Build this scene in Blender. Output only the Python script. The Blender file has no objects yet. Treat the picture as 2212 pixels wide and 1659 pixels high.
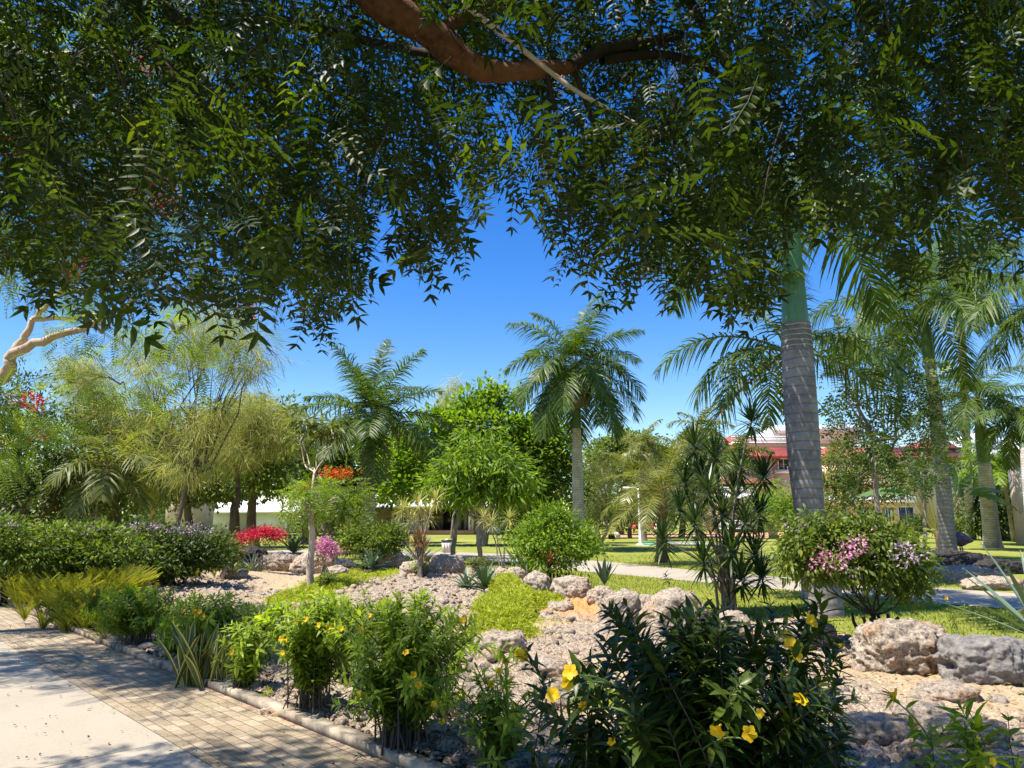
import bpy, math
import numpy as np
R = math.radians
rng = np.random.default_rng(11)
C = bpy.context.scene.collection
S = bpy.context.scene

# ------------------------------------------------------------------ camera
PITCH = R(10.4); FPX = 1579.0; CAMZ = 1.65
cam = bpy.data.objects.new('camera', bpy.data.cameras.new('camera')); C.objects.link(cam)
cam.location = (0, 0, CAMZ); cam.rotation_euler = (R(90) + PITCH, 0, 0)
cam.data.sensor_width = 36; cam.data.lens = FPX / 2212 * 36
cam.data.clip_start = .05; cam.data.clip_end = 3000
S.camera = cam

# ------------------------------------------------------------------ light
SUN = np.array([-.40, -.20, .90]); SUN /= np.linalg.norm(SUN)
sl = bpy.data.lights.new('sun', 'SUN'); sl.energy = 5.0; sl.angle = R(.5); sl.color = (1, .94, .83)
so = bpy.data.objects.new('sun', sl); C.objects.link(so)
from mathutils import Vector
so.rotation_euler = Vector(SUN.tolist()).to_track_quat('Z', 'Y').to_euler()
wd = bpy.data.worlds.new('World'); S.world = wd; wd.use_nodes = True
nt = wd.node_tree; nt.nodes.clear()
sky = nt.nodes.new('ShaderNodeTexSky'); sky.sky_type = 'NISHITA'; sky.sun_disc = False
sky.sun_elevation = math.asin(SUN[2]); sky.sun_rotation = math.atan2(SUN[0], SUN[1])
sky.air_density = 1.1; sky.dust_density = .25; sky.ozone_density = 3.0; sky.altitude = 0
hs = nt.nodes.new('ShaderNodeHueSaturation'); hs.inputs['Saturation'].default_value = 1.42; hs.inputs['Value'].default_value = 1.0; hs.inputs['Hue'].default_value = .514
bg = nt.nodes.new('ShaderNodeBackground'); bg.inputs[1].default_value = .108
wo = nt.nodes.new('ShaderNodeOutputWorld')
nt.links.new(sky.outputs[0], hs.inputs['Color']); nt.links.new(hs.outputs[0], bg.inputs[0]); nt.links.new(bg.outputs[0], wo.inputs[0])
S.view_settings.view_transform = 'Standard'; S.view_settings.look = 'None'
S.view_settings.exposure = 1.0; S.view_settings.gamma = 1
S.render.film_transparent = False
S.cycles.max_bounces = 6; S.cycles.transparent_max_bounces = 6; S.cycles.diffuse_bounces = 3
S.cycles.transmission_bounces = 3; S.cycles.glossy_bounces = 2
S.cycles.use_denoising = True

# ------------------------------------------------------------------ pixel to world (D = photograph at 2212 px wide)
cP, sP = math.cos(PITCH), math.sin(PITCH)
def ray(px, py):
    u = (px - 1106) / FPX; v = (829.5 - py) / FPX
    return np.array([u, cP - v * sP, sP + v * cP])
def W(px, py, Y):
    d = ray(px, py); return d * (Y / d[1]) + np.array([0, 0, CAMZ])
def G(px, py, z=0.):
    d = ray(px, py); return (d * ((z - CAMZ) / d[2]) + np.array([0, 0, CAMZ]))

# ------------------------------------------------------------------ noise
def _h(ix, iy, iz, s=0):
    n = (ix * 374761393 + iy * 668265263 + iz * 2147483647 + s * 974634777) & 0xffffffff
    n = ((n ^ (n >> 13)) * 1274126177) & 0xffffffff
    n = ((n ^ (n >> 16)) * 2246822519) & 0xffffffff
    return ((n ^ (n >> 15)) & 0xffffff) / float(0xffffff)
def vnoise(P, s=0):
    P = np.asarray(P, float); I = np.floor(P).astype(np.int64); f = P - I; f = f * f * (3 - 2 * f)
    r = 0
    for a in (0, 1):
        for b in (0, 1):
            for c in (0, 1):
                w = (f[:, 0] if a else 1 - f[:, 0]) * (f[:, 1] if b else 1 - f[:, 1]) * (f[:, 2] if c else 1 - f[:, 2])
                r = r + w * _h(I[:, 0] + a, I[:, 1] + b, I[:, 2] + c, s)
    return r * 2 - 1
def fbm(P, o=4, s=0, ridge=False):
    r = 0; a = 1.; t = 0; P = np.asarray(P, float)
    for k in range(o):
        v = vnoise(P * 2.03 ** k + 17.3 * k, s + k)
        if ridge: v = 1 - 2 * np.abs(v)
        r = r + a * v; t += a; a *= .5
    return r / t
def voro(P, s=0):
    P = np.asarray(P, float); I = np.floor(P).astype(np.int64); best = np.full(len(P), 9.)
    for a in (-1, 0, 1):
        for b in (-1, 0, 1):
            for c in (-1, 0, 1):
                J = I + np.array([a, b, c])
                q = np.stack([J[:, k] + _h(J[:, 0], J[:, 1], J[:, 2], s + 5 + k) for k in range(3)], 1)
                best = np.minimum(best, np.sqrt(((q - P) ** 2).sum(1)))
    return best

# ------------------------------------------------------------------ materials
def new_mat(name):
    m = bpy.data.materials.new(name); m.use_nodes = True; n = m.node_tree; n.nodes.clear()
    o = n.nodes.new('ShaderNodeOutputMaterial'); return m, n, o
def ramp(n, fac, stops):
    r = n.nodes.new('ShaderNodeValToRGB'); e = r.color_ramp.elements
    while len(e) < len(stops): e.new(.5)
    for k, (p, c) in enumerate(stops): e[k].position = p; e[k].color = (*c, 1)
    if fac is not None: n.links.new(fac, r.inputs[0])
    return r.outputs[0]
def noise(n, scale, detail=4, rough=.6, vec=None, dist=0):
    t = n.nodes.new('ShaderNodeTexNoise'); t.inputs['Scale'].default_value = scale; t.inputs['Detail'].default_value = detail
    t.inputs['Roughness'].default_value = rough; t.inputs['Distortion'].default_value = dist
    if vec is not None: n.links.new(vec, t.inputs['Vector'])
    return t.outputs[0]
def mixc(n, fac, a, b, mode='MIX'):
    m = n.nodes.new('ShaderNodeMix'); m.data_type = 'RGBA'; m.blend_type = mode
    for s, v in ((m.inputs[0], fac), (m.inputs[6], a), (m.inputs[7], b)):
        if isinstance(v, (int, float)): s.default_value = v
        elif isinstance(v, tuple): s.default_value = (*v, 1)
        else: n.links.new(v, s)
    return m.outputs[2]
def attr(n, nm):
    a = n.nodes.new('ShaderNodeAttribute'); a.attribute_name = nm; return a.outputs['Fac']
def coord(n, kind='Object'):
    return n.nodes.new('ShaderNodeTexCoord').outputs[kind]
def bump(n, h, strength=.4, dist=.02):
    b = n.nodes.new('ShaderNodeBump'); b.inputs['Strength'].default_value = strength; b.inputs['Distance'].default_value = dist
    n.links.new(h, b.inputs['Height']); return b.outputs[0]
def princ(n, o, col, rough=.6, nrm=None, spec=.4):
    p = n.nodes.new('ShaderNodeBsdfPrincipled')
    if isinstance(col, tuple): p.inputs['Base Color'].default_value = (*col, 1)
    else: n.links.new(col, p.inputs['Base Color'])
    p.inputs['Roughness'].default_value = rough; p.inputs['Specular IOR Level'].default_value = spec
    if nrm is not None: n.links.new(nrm, p.inputs['Normal'])
    if o is not None: n.links.new(p.outputs[0], o.inputs[0])
    return p
def leafmat(name, stops, trans=.3, rough=.48, tcol=None, spec=.3, edge=None):
    m, n, o = new_mat(name)
    c = ramp(n, attr(n, 'rnd'), stops)
    if edge: c = mixc(n, ramp(n, attr(n, 'edge'), [(edge[1], (0, 0, 0)), (edge[1] + .08, (1, 1, 1))]), c, edge[0])
    p = princ(n, None, c, rough, None, spec)
    t = n.nodes.new('ShaderNodeBsdfTranslucent')
    tc = mixc(n, 1., c, tcol or (1.9, 2.0, .7), 'MULTIPLY'); n.links.new(tc, t.inputs[0])
    x = n.nodes.new('ShaderNodeMixShader'); x.inputs[0].default_value = trans
    n.links.new(p.outputs[0], x.inputs[1]); n.links.new(t.outputs[0], x.inputs[2]); n.links.new(x.outputs[0], o.inputs[0])
    return m
def barkmat(name, a, b, scale=14, rings=0, ringcol=(.5, .48, .44), bs=.5, stretch=(1, 1, .3)):
    m, n, o = new_mat(name); co = coord(n)
    mp = n.nodes.new('ShaderNodeMapping'); mp.inputs['Scale'].default_value = stretch; n.links.new(co, mp.inputs[0])
    nz = noise(n, scale, 6, .65, mp.outputs[0]); c = ramp(n, nz, [(.3, a), (.7, b)])
    c = mixc(n, ramp(n, noise(n, 1.7, 3, .6, co), [(.45, (0, 0, 0)), (.62, (.5, .5, .5))]), c, tuple(min(1, v * 1.35) for v in b))
    h = nz
    if rings:
        wv = n.nodes.new('ShaderNodeTexWave'); wv.bands_direction = 'Z'; wv.inputs['Scale'].default_value = rings
        wv.inputs['Distortion'].default_value = 1.6; wv.inputs['Detail'].default_value = 2; wv.inputs['Detail Scale'].default_value = 1.2
        n.links.new(co, wv.inputs[0])
        f = ramp(n, wv.outputs['Fac'], [(.0, (.7, .7, .7)), (.10, (0, 0, 0))]); c = mixc(n, f, c, ringcol); h = wv.outputs['Fac']
    princ(n, o, c, .85, bump(n, h, bs, .02), .2); return m
def plain(name, col, rough=.6, var=.12, scale=3., bs=.1, spec=.4):
    m, n, o = new_mat(name); nz = noise(n, scale, 5, .6, coord(n))
    lo = tuple(v * (1 - var) for v in col); hi = tuple(min(1, v * (1 + var)) for v in col)
    princ(n, o, ramp(n, nz, [(.3, lo), (.7, hi)]), rough, bump(n, noise(n, scale * 8, 3, .6, coord(n)), bs, .01), spec); return m

M = {}
def lm(k, *a, **kw): M[k] = leafmat(k + '_leaf', *a, **kw)
lm('neem', [(0, (.012, .025, .003)), (.6, (.032, .052, .006)), (1, (.11, .14, .012))], trans=.46, rough=.45, tcol=(2.2, 2.3, .5))
lm('palm', [(0, (.03, .06, .008)), (.6, (.08, .13, .018)), (1, (.22, .25, .05))], trans=.34, rough=.45, spec=.3)
lm('palmyellow', [(0, (.09, .11, .02)), (.6, (.17, .18, .04)), (1, (.30, .26, .07))], trans=.3, rough=.35)
lm('palmdry', [(0, (.14, .08, .05)), (1, (.28, .17, .11))], trans=.15, rough=.7)
lm('bright', [(0, (.08, .14, .012)), (.6, (.17, .26, .022)), (1, (.30, .36, .04))], trans=.42)
lm('mid', [(0, (.06, .095, .012)), (.6, (.13, .18, .022)), (1, (.26, .28, .045))], trans=.36)
lm('olive', [(0, (.07, .09, .02)), (.6, (.15, .17, .04)), (1, (.27, .26, .09))], trans=.38)
lm('dark', [(0, (.03, .055, .010)), (.6, (.07, .11, .018)), (1, (.15, .19, .03))], trans=.28)
lm('casuarina', [(0, (.20, .22, .06)), (.6, (.38, .37, .11)), (1, (.56, .47, .24))], trans=.35, rough=.7)
lm('feather', [(0, (.08, .13, .02)), (.6, (.17, .24, .03)), (1, (.30, .34, .05))], trans=.4, rough=.6)
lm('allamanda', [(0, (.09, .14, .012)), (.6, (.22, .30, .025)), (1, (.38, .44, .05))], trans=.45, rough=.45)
lm('allamandashaded', [(0, (.018, .036, .006)), (.6, (.04, .068, .010)), (1, (.10, .14, .018))], trans=.25, rough=.38)  # allamanda leaf darkened, canopy shade is put into the colour
lm('fern', [(0, (.09, .11, .012)), (.6, (.21, .22, .02)), (1, (.42, .36, .04))], trans=.35, rough=.6)
lm('sedum', [(0, (.14, .19, .01)), (.5, (.30, .36, .015)), (1, (.50, .48, .03))], trans=.35, rough=.6, tcol=(1.3, 1.3, .5))
lm('agave', [(0, (.10, .15, .10)), (.6, (.17, .23, .17)), (1, (.27, .33, .27))], trans=.05, rough=.45)
lm('agavegreen', [(0, (.05, .09, .035)), (.6, (.09, .14, .06)), (1, (.16, .21, .10))], trans=.06, rough=.45, edge=((.22, .26, .14), .9))
lm('sansevieria', [(0, (.06, .10, .04)), (1, (.15, .19, .08))], trans=.05, rough=.35, edge=((.50, .46, .12), .62))
lm('dracaena', [(0, (.028, .05, .018)), (.6, (.05, .09, .025)), (1, (.13, .17, .035))], trans=.15, rough=.35)
lm('dracaenayellow', [(0, (.22, .22, .06)), (.6, (.40, .37, .13)), (1, (.6, .55, .26))], trans=.25, rough=.5)
lm('dracaenared', [(0, (.10, .05, .03)), (.6, (.22, .13, .07)), (1, (.34, .28, .12))], trans=.2, rough=.5)
lm('banana', [(0, (.05, .10, .03)), (.6, (.10, .17, .05)), (1, (.20, .26, .10))], trans=.3, rough=.35, spec=.6)
lm('grass', [(0, (.15, .20, .02)), (.6, (.27, .29, .035)), (1, (.42, .37, .08))], trans=.3, rough=.7)
lm('straw', [(0, (.25, .17, .08)), (1, (.50, .38, .22))], trans=.2, rough=.8)
lm('yellowflower', [(0, (.62, .36, .005)), (1, (.85, .58, .01))], trans=.3, rough=.5, tcol=(1.1, 1., .4))
lm('redflower', [(0, (.45, .01, .04)), (1, (.75, .04, .10))], trans=.25, rough=.6, tcol=(1.1, .8, .8))
lm('orangeflower', [(0, (.65, .08, .01)), (1, (.85, .18, .02))], trans=.25, rough=.6, tcol=(1.1, .8, .8))
lm('pinkflower', [(0, (.55, .18, .34)), (1, (.80, .40, .55))], trans=.3, rough=.6, tcol=(1, .9, .9))
lm('lilacflower', [(0, (.42, .28, .42)), (1, (.68, .50, .62))], trans=.3, rough=.6, tcol=(1, .9, 1))
M['bark_red'] = barkmat('bark_red', (.045, .022, .014), (.24, .105, .058), 22, bs=1., stretch=(1, 1, 1))
M['bark_dark'] = barkmat('bark_dark', (.016, .012, .009), (.06, .045, .032), 18)
M['bark_grey'] = barkmat('bark_grey', (.14, .11, .09), (.30, .25, .20), 16)
M['bark_pale'] = barkmat('bark_pale', (.34, .25, .19), (.56, .43, .33), 12)
M['bark_brown'] = barkmat('bark_brown', (.05, .035, .022), (.16, .11, .07), 20)
M['palmtrunk'] = barkmat('palm_trunk', (.14, .122, .118), (.27, .245, .235), 12, rings=1.9, ringcol=(.12, .105, .10), stretch=(1, 1, .5))
M['palmtrunktop'] = barkmat('palm_trunk_top', (.12, .105, .09), (.20, .18, .155), 9, rings=3.2, ringcol=(.50, .48, .44))
M['palmgrey'] = barkmat('palm_trunk_grey', (.24, .22, .19), (.44, .40, .36), 14, rings=2.4, ringcol=(.13, .11, .10))
M['shaft'] = plain('crown_shaft', (.075, .17, .055), .32, .25, 1.5, .05, .6)
M['shaftdark'] = plain('crown_shaft_dark', (.05, .10, .035), .4, .25, 1.5, .05)
M['sheath'] = plain('dry_sheath', (.30, .22, .16), .8, .25, 3)
M['stem'] = plain('stem_brown', (.09, .065, .045), .8, .3, 20)
M['stemgreen'] = plain('stem_green', (.10, .15, .04), .6, .3, 20)

# ------------------------------------------------------------------ mesh helpers
def tag(o, label, cat=None, group=None, kind=None):
    if label: o['label'] = label
    if cat: o['category'] = cat
    if group: o['group'] = group
    if kind: o['kind'] = kind
    return o
def root(name, label, cat, loc, group=None, rz=0):
    o = bpy.data.objects.new(name, None); C.objects.link(o); o.location = [float(v) for v in loc]; o.rotation_euler = (0, 0, rz)
    o.empty_display_size = .1
    return tag(o, label, cat, group)
def mk(name, pieces, parent=None, smooth=True):
    """pieces: (V, F, material, rnd, edge)"""
    Vs, loops, cnt, mi, rn, ed, mats = [], [], [], [], [], [], []
    off = 0
    for p in pieces:
        V, F, mat = p[0], np.asarray(p[1]), p[2]
        if len(V) == 0: continue
        r = p[3] if len(p) > 3 and p[3] is not None else np.full(len(V), .5)
        e = p[4] if len(p) > 4 and p[4] is not None else np.zeros(len(V))
        if mat not in mats: mats.append(mat)
        Vs.append(V); loops.append((F + off).ravel()); cnt.append(np.full(len(F), F.shape[1])); mi.append(np.full(len(F), mats.index(mat)))
        rn.append(np.broadcast_to(r, len(V))); ed.append(np.broadcast_to(e, len(V))); off += len(V)
    V = np.concatenate(Vs).astype(np.float32); L = np.concatenate(loops).astype(np.int32); c = np.concatenate(cnt)
    me = bpy.data.meshes.new(name); me.vertices.add(len(V)); me.vertices.foreach_set('co', V.ravel())
    me.loops.add(len(L)); me.loops.foreach_set('vertex_index', L)
    me.polygons.add(len(c)); st = np.concatenate([[0], np.cumsum(c)[:-1]]).astype(np.int32)
    me.polygons.foreach_set('loop_start', st)
    me.polygons.foreach_set('material_index', np.concatenate(mi).astype(np.int32))
    if smooth: me.polygons.foreach_set('use_smooth', np.ones(len(c), bool))
    for nm, a in (('rnd', rn), ('edge', ed)):
        at = me.attributes.new(nm, 'FLOAT', 'POINT'); at.data.foreach_set('value', np.concatenate(a).astype(np.float32))
    for m in mats: me.materials.append(M[m] if isinstance(m, str) else m)
    me.update(calc_edges=True)
    o = bpy.data.objects.new(name, me); C.objects.link(o)
    if parent is not None: o.parent = parent
    return o
def copy_tree(r, loc, rz=0, sc=1, label=None, group=None):
    c = r.copy(); C.objects.link(c); c.location = [float(v) for v in loc]; c.rotation_euler = (0, 0, rz); c.scale = (sc, sc, sc)
    if label: c['label'] = label
    if group: c['group'] = group
    for ch in r.children:
        d = ch.copy(); C.objects.link(d); d.parent = c
        for g in ch.children:
            e = g.copy(); C.objects.link(e); e.parent = d
    return c
def nrm(a): return a / np.maximum(np.linalg.norm(a, axis=-1, keepdims=True), 1e-9)
def frames(X, N):
    X = nrm(X); Y = nrm(np.cross(N, X)); Z = np.cross(X, Y)
    return np.stack([X, Y, Z], -1)
def inst(tpl, Mx, T, Sc, rnd, mat):
    V, F = tpl[0], tpl[1]; n = len(T); k = len(V)
    P = np.einsum('nij,kj->nki', Mx, V) * np.asarray(Sc).reshape(-1, 1, 1) + T[:, None, :]
    Fo = (F[None] + (np.arange(n) * k)[:, None, None]).reshape(-1, F.shape[1])
    e = np.tile(tpl[2], n) if len(tpl) > 2 else None
    return (P.reshape(-1, 3), Fo, mat, np.repeat(rnd, k), e)
def leaf_tpl(Wd=.3, seg=4, fold=.2, droop=.25, curve=0., peak=.45, tip=1.):
    t = np.linspace(0, 1, seg + 1); V = []
    for x in t:
        a = x / peak if x < peak else (1 - x) / (1 - peak)
        w = Wd / 2 * max(.04, math.sin(a * math.pi / 2) ** (.8 if x < peak else tip))
        z = -droop * x * x; y = curve * x * x
        V += [(x, y - w, z + w * fold), (x, y, z), (x, y + w, z + w * fold)]
    F = []
    for i in range(seg):
        a = 3 * i
        F += [(a, a + 1, a + 4, a + 3), (a + 1, a + 2, a + 5, a + 4)]
    return np.array(V), np.array(F), np.tile([1., 0, 1.], seg + 1)
RH = (np.array([(0, 0, 0), (.45, -.28, .07), (1, 0, -.12), (.45, .28, .07)]), np.array([(0, 1, 2, 3)]), np.array([0, 1., 0, 1.]))
RHN = (np.array([(0, 0, 0), (.4, -.13, .03), (1, 0, -.2), (.4, .13, .03)]), np.array([(0, 1, 2, 3)]), np.array([0, 1., 0, 1.]))
NEED = (np.array([(0, -.014, 0), (0, .014, 0), (.5, .016, -.06), (.5, -.016, -.06), (1, .004, -.3), (1, -.004, -.3)]), np.array([(0, 1, 2, 3), (3, 2, 4, 5)]), np.zeros(6))
def merge(ts):
    V, F, E = [], [], []; o = 0
    for t in ts:
        V.append(t[0]); F.append(t[1] + o); E.append(t[2] if len(t) > 2 else np.zeros(len(t[0]))); o += len(t[0])
    return np.concatenate(V), np.concatenate(F), np.concatenate(E)
def tube(P, r, sides=8, mat='bark_brown', cap=True, rnd=.5):
    P = np.asarray(P, float); n = len(P); r = np.broadcast_to(r, n)
    T = nrm(np.gradient(P, axis=0)); ref = np.array([0., 0, 1]) if abs(T[0][2]) < .9 else np.array([1., 0, 0])
    u = np.cross(T[0], ref); u /= np.linalg.norm(u); V = []
    for i in range(n):
        u = u - T[i] * (u @ T[i]); u /= np.linalg.norm(u); w = np.cross(T[i], u)
        a = np.arange(sides) * 2 * math.pi / sides
        V.append(P[i] + r[i] * (np.cos(a)[:, None] * u + np.sin(a)[:, None] * w))
    V = np.concatenate(V); F = []
    for i in range(n - 1):
        for k in range(sides):
            a = i * sides + k; b = i * sides + (k + 1) % sides; F.append((a, b, b + sides, a + sides))
    if cap and sides % 2 == 0:
        o = (n - 1) * sides
        for k in range(1, sides // 2): F.append((o + k - 1, o + k, o + sides - 1 - k, o + sides - k) if k > 0 else None)
    return (V, np.array(F), mat, np.full(len(V), rnd), None)
def path(p0, p1, bow=(0, 0, 0), n=6, wob=0.):
    p0 = np.asarray(p0, float); p1 = np.asarray(p1, float); t = np.linspace(0, 1, n)[:, None]
    P = p0 * (1 - t) + p1 * t + np.asarray(bow, float) * 4 * t * (1 - t)
    if wob: P[1:-1] += rng.normal(0, wob, (n - 2, 3))
    return P
def sph(n): return nrm(rng.normal(size=(n, 3)))
def box(x0, x1, y0, y1, z0, z1, mat):
    V = np.array([(x, y, z) for z in (z0, z1) for y in (y0, y1) for x in (x0, x1)], float)
    F = np.array([(0, 2, 3, 1), (4, 5, 7, 6), (0, 1, 5, 4), (2, 6, 7, 3), (0, 4, 6, 2), (1, 3, 7, 5)])
    return (V, F, mat, None, None)

# ------------------------------------------------------------------ ground surfaces
def ground_mats():
    m, n, o = new_mat('lawn'); co = coord(n)
    big = noise(n, .12, 4, .6, co); mid = noise(n, 1.6, 5, .65, co); fine = noise(n, 60, 4, .7, co)
    c = ramp(n, big, [(.35, (.17, .22, .03)), (.55, (.27, .28, .05)), (.68, (.42, .35, .11))])
    c = mixc(n, .55, c, ramp(n, mid, [(.3, (.14, .19, .03)), (.7, (.33, .31, .075))]))
    c = mixc(n, .55, c, ramp(n, fine, [(.35, (.45, .45, .45)), (.65, (1.5, 1.5, 1.5))]), 'MULTIPLY')
    princ(n, o, c, .95, bump(n, fine, .8, .03), .1); M['lawn'] = m
    m, n, o = new_mat('coral_rubble'); co = coord(n)
    a = noise(n, 5, 6, .7, co); f = noise(n, 45, 5, .75, co)
    coral = ramp(n, f, [(.38, (.07, .05, .035)), (.48, (.28, .22, .16)), (.68, (.54, .46, .37))])
    straw = ramp(n, f, [(.3, (.24, .17, .10)), (.55, (.43, .33, .21)), (.75, (.60, .50, .35))])
    c = mixc(n, attr(n, 'rnd'), coral, straw)
    c = mixc(n, ramp(n, a, [(.55, (0, 0, 0)), (.72, (.7, .7, .7))]), c, (.42, .24, .13))
    c = mixc(n, attr(n, 'edge'), c, ramp(n, f, [(.3, (.48, .20, .07)), (.7, (.66, .31, .12))]))
    princ(n, o, c, .95, bump(n, f, .7, .02), .1); M['rubble'] = m
    m, n, o = new_mat('coral_rock'); co = coord(n)
    a = noise(n, 2.2, 5, .65, co); f = noise(n, 26, 8, .78, co)
    c = ramp(n, f, [(.36, (.08, .055, .04)), (.46, (.33, .265, .20)), (.56, (.50, .42, .335)), (.72, (.64, .57, .48))])  # dark end of the ramp paints the shade of small holes
    c = mixc(n, ramp(n, a, [(.48, (0, 0, 0)), (.68, (.8, .8, .8))]), c, mixc(n, 1., c, (1.1, .70, .40), 'MULTIPLY'))
    v = n.nodes.new('ShaderNodeTexVoronoi'); v.inputs['Scale'].default_value = 26; n.links.new(co, v.inputs[0])
    pit = ramp(n, v.outputs['Distance'], [(.1, (.35, .35, .35)), (.32, (1, 1, 1))])  # shade inside the pits, painted into the colour as dark spots
    c = mixc(n, .7, c, pit, 'MULTIPLY')
    princ(n, o, c, .95, bump(n, f, 1., .035), .1); M['rock'] = m
    m, n, o = new_mat('grey_rock'); co = coord(n)
    f = noise(n, 16, 8, .75, co)
    c = ramp(n, f, [(.3, (.10, .09, .085)), (.5, (.22, .20, .185)), (.72, (.36, .33, .30))])
    princ(n, o, c, .95, bump(n, f, 1., .03), .1); M['rockgrey'] = m
    m, n, o = new_mat('dark_rock'); f = noise(n, 9, 8, .75, coord(n))
    princ(n, o, ramp(n, f, [(.35, (.012, .011, .011)), (.7, (.09, .08, .075))]), .9, bump(n, f, 1., .05), .2); M['rockdark'] = m
    m, n, o = new_mat('concrete'); co = coord(n)
    a = noise(n, .8, 5, .65, co); f = noise(n, 70, 5, .7, co)
    c = mixc(n, .5, ramp(n, a, [(.3, (.31, .27, .205)), (.7, (.41, .36, .285))]), ramp(n, f, [(.3, (.27, .235, .18)), (.7, (.44, .385, .305))]))
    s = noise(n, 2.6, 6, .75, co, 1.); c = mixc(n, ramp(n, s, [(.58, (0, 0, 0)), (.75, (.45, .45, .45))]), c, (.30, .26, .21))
    mp = n.nodes.new('ShaderNodeMapping'); mp.inputs['Rotation'].default_value = (0, 0, KROT); n.links.new(co, mp.inputs[0])
    b = n.nodes.new('ShaderNodeTexBrick'); n.links.new(mp.outputs[0], b.inputs[0]); b.inputs['Scale'].default_value = 1; b.offset = 0
    b.inputs['Brick Width'].default_value = 3.; b.inputs['Row Height'].default_value = 2.6; b.inputs['Mortar Size'].default_value = .008
    b.inputs['Color1'].default_value = (1, 1, 1, 1); b.inputs['Color2'].default_value = (.93, .92, .9, 1); b.inputs['Mortar'].default_value = (.35, .3, .25, 1); c = mixc(n, 1., c, b.outputs[0], 'MULTIPLY')
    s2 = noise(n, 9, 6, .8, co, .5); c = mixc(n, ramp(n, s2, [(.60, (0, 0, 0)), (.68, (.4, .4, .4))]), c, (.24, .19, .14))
    princ(n, o, c, .85, bump(n, f, .25, .006), .3); M['concrete'] = m
    m, n, o = new_mat('pavers'); co = coord(n)
    mp = n.nodes.new('ShaderNodeMapping'); mp.inputs['Rotation'].default_value = (0, 0, KROT); n.links.new(co, mp.inputs[0])
    b = n.nodes.new('ShaderNodeTexBrick'); n.links.new(mp.outputs[0], b.inputs[0]); b.inputs['Scale'].default_value = 1
    b.inputs['Brick Width'].default_value = .205; b.inputs['Row Height'].default_value = .105; b.inputs['Mortar Size'].default_value = .0045
    b.inputs['Mortar Smooth'].default_value = .3; b.inputs['Bias'].default_value = 0
    b.inputs['Color1'].default_value = (.27, .21, .14, 1); b.inputs['Color2'].default_value = (.41, .325, .225, 1); b.inputs['Mortar'].default_value = (.11, .085, .055, 1)
    s = noise(n, 3.2, 6, .7, co); f = noise(n, 60, 5, .7, co)
    c = mixc(n, .55, b.outputs[0], ramp(n, f, [(.3, (.6, .6, .6)), (.7, (1.25, 1.25, 1.25))]), 'MULTIPLY')
    c = mixc(n, ramp(n, s, [(.48, (0, 0, 0)), (.66, (.6, .6, .6))]), c, (.20, .16, .09))
    c = mixc(n, ramp(n, noise(n, 14, 5, .8, co), [(.56, (0, 0, 0)), (.64, (.6, .6, .6))]), c, (.13, .095, .06))
    inv = n.nodes.new('ShaderNodeMath'); inv.operation = 'SUBTRACT'; inv.inputs[0].default_value = 1; n.links.new(b.outputs['Fac'], inv.inputs[1])
    bp = bump(n, inv.outputs[0], .6, .008)
    princ(n, o, c, .9, bp, .2); M['pavers'] = m
    M['kerbc'] = plain('kerb_concrete', (.34, .275, .20), .95, .4, 9, .5)
    M['kerbb'] = plain('kerb_brick', (.30, .23, .165), .95, .45, 11, .5)
    M['redpath'] = plain('red_path', (.52, .26, .15), .9, .12, 2, .1)
    M['litter'] = plain('litter', (.12, .075, .045), .9, .5, 30)
K0 = G(0, 1302); K1 = G(743, 1610)
kdir = nrm(K1 - K0); KROT = -math.atan2(kdir[1], kdir[0])
ground_mats()
g = mk('ground', [(np.array([(-700, -60, 0), (700, -60, 0), (700, 1500, 0), (-700, 1500, 0)], float), np.array([(0, 1, 2, 3)]), 'lawn')]); tag(g, 'sunlit lawn of dry and green grass', kind='structure')
def strip(name, A, B, mat, z, label):
    V = np.array([[*p[:2], z] for p in A] + [[*p[:2], z] for p in B], float); n = len(A)
    F = np.array([(i, i + 1, n + i + 1, n + i) for i in range(n - 1)]); o = mk(name, [(V, F, mat)]); return tag(o, label, kind='structure')
kn = np.array([kdir[1], -kdir[0], 0.]); kn = kn if kn[1] > 0 else -kn     # towards the garden
KP = [G(0, 1302), G(177, 1383), G(400, 1472), G(531, 1521), G(743, 1610)]
KP = [KP[0] - kdir * 14] + KP + [KP[-1] + kdir * 5]
BP = [G(0, 1383), G(110, 1447), G(177, 1493), G(294, 1560), G(457, 1659)]
w1 = abs((BP[0] - K0) @ kn); w2 = abs((BP[-1] - K0) @ kn)
pw = (w1 + w2) / 2
print('paver strip width', w1, w2, 'kerb', K0, K1)
KA = np.array(KP); KL = K0 + kdir * (-14); KR = K1 + kdir * 5
strip('pavement', [K0 - kdir * 14 - kn * pw, K1 + kdir * 6 - kn * pw], [K0 - kdir * 14, K1 + kdir * 6], 'pavers', .008, 'block paved strip beside the concrete drive')
strip('road', [K0 - kdir * 14 - kn * (pw + 6), K1 + kdir * 6 - kn * (pw + 6)], [K0 - kdir * 14 - kn * (pw), K1 + kdir * 6 - kn * (pw)], 'concrete', .004, 'pale concrete drive dappled with leaf shade')
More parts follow.
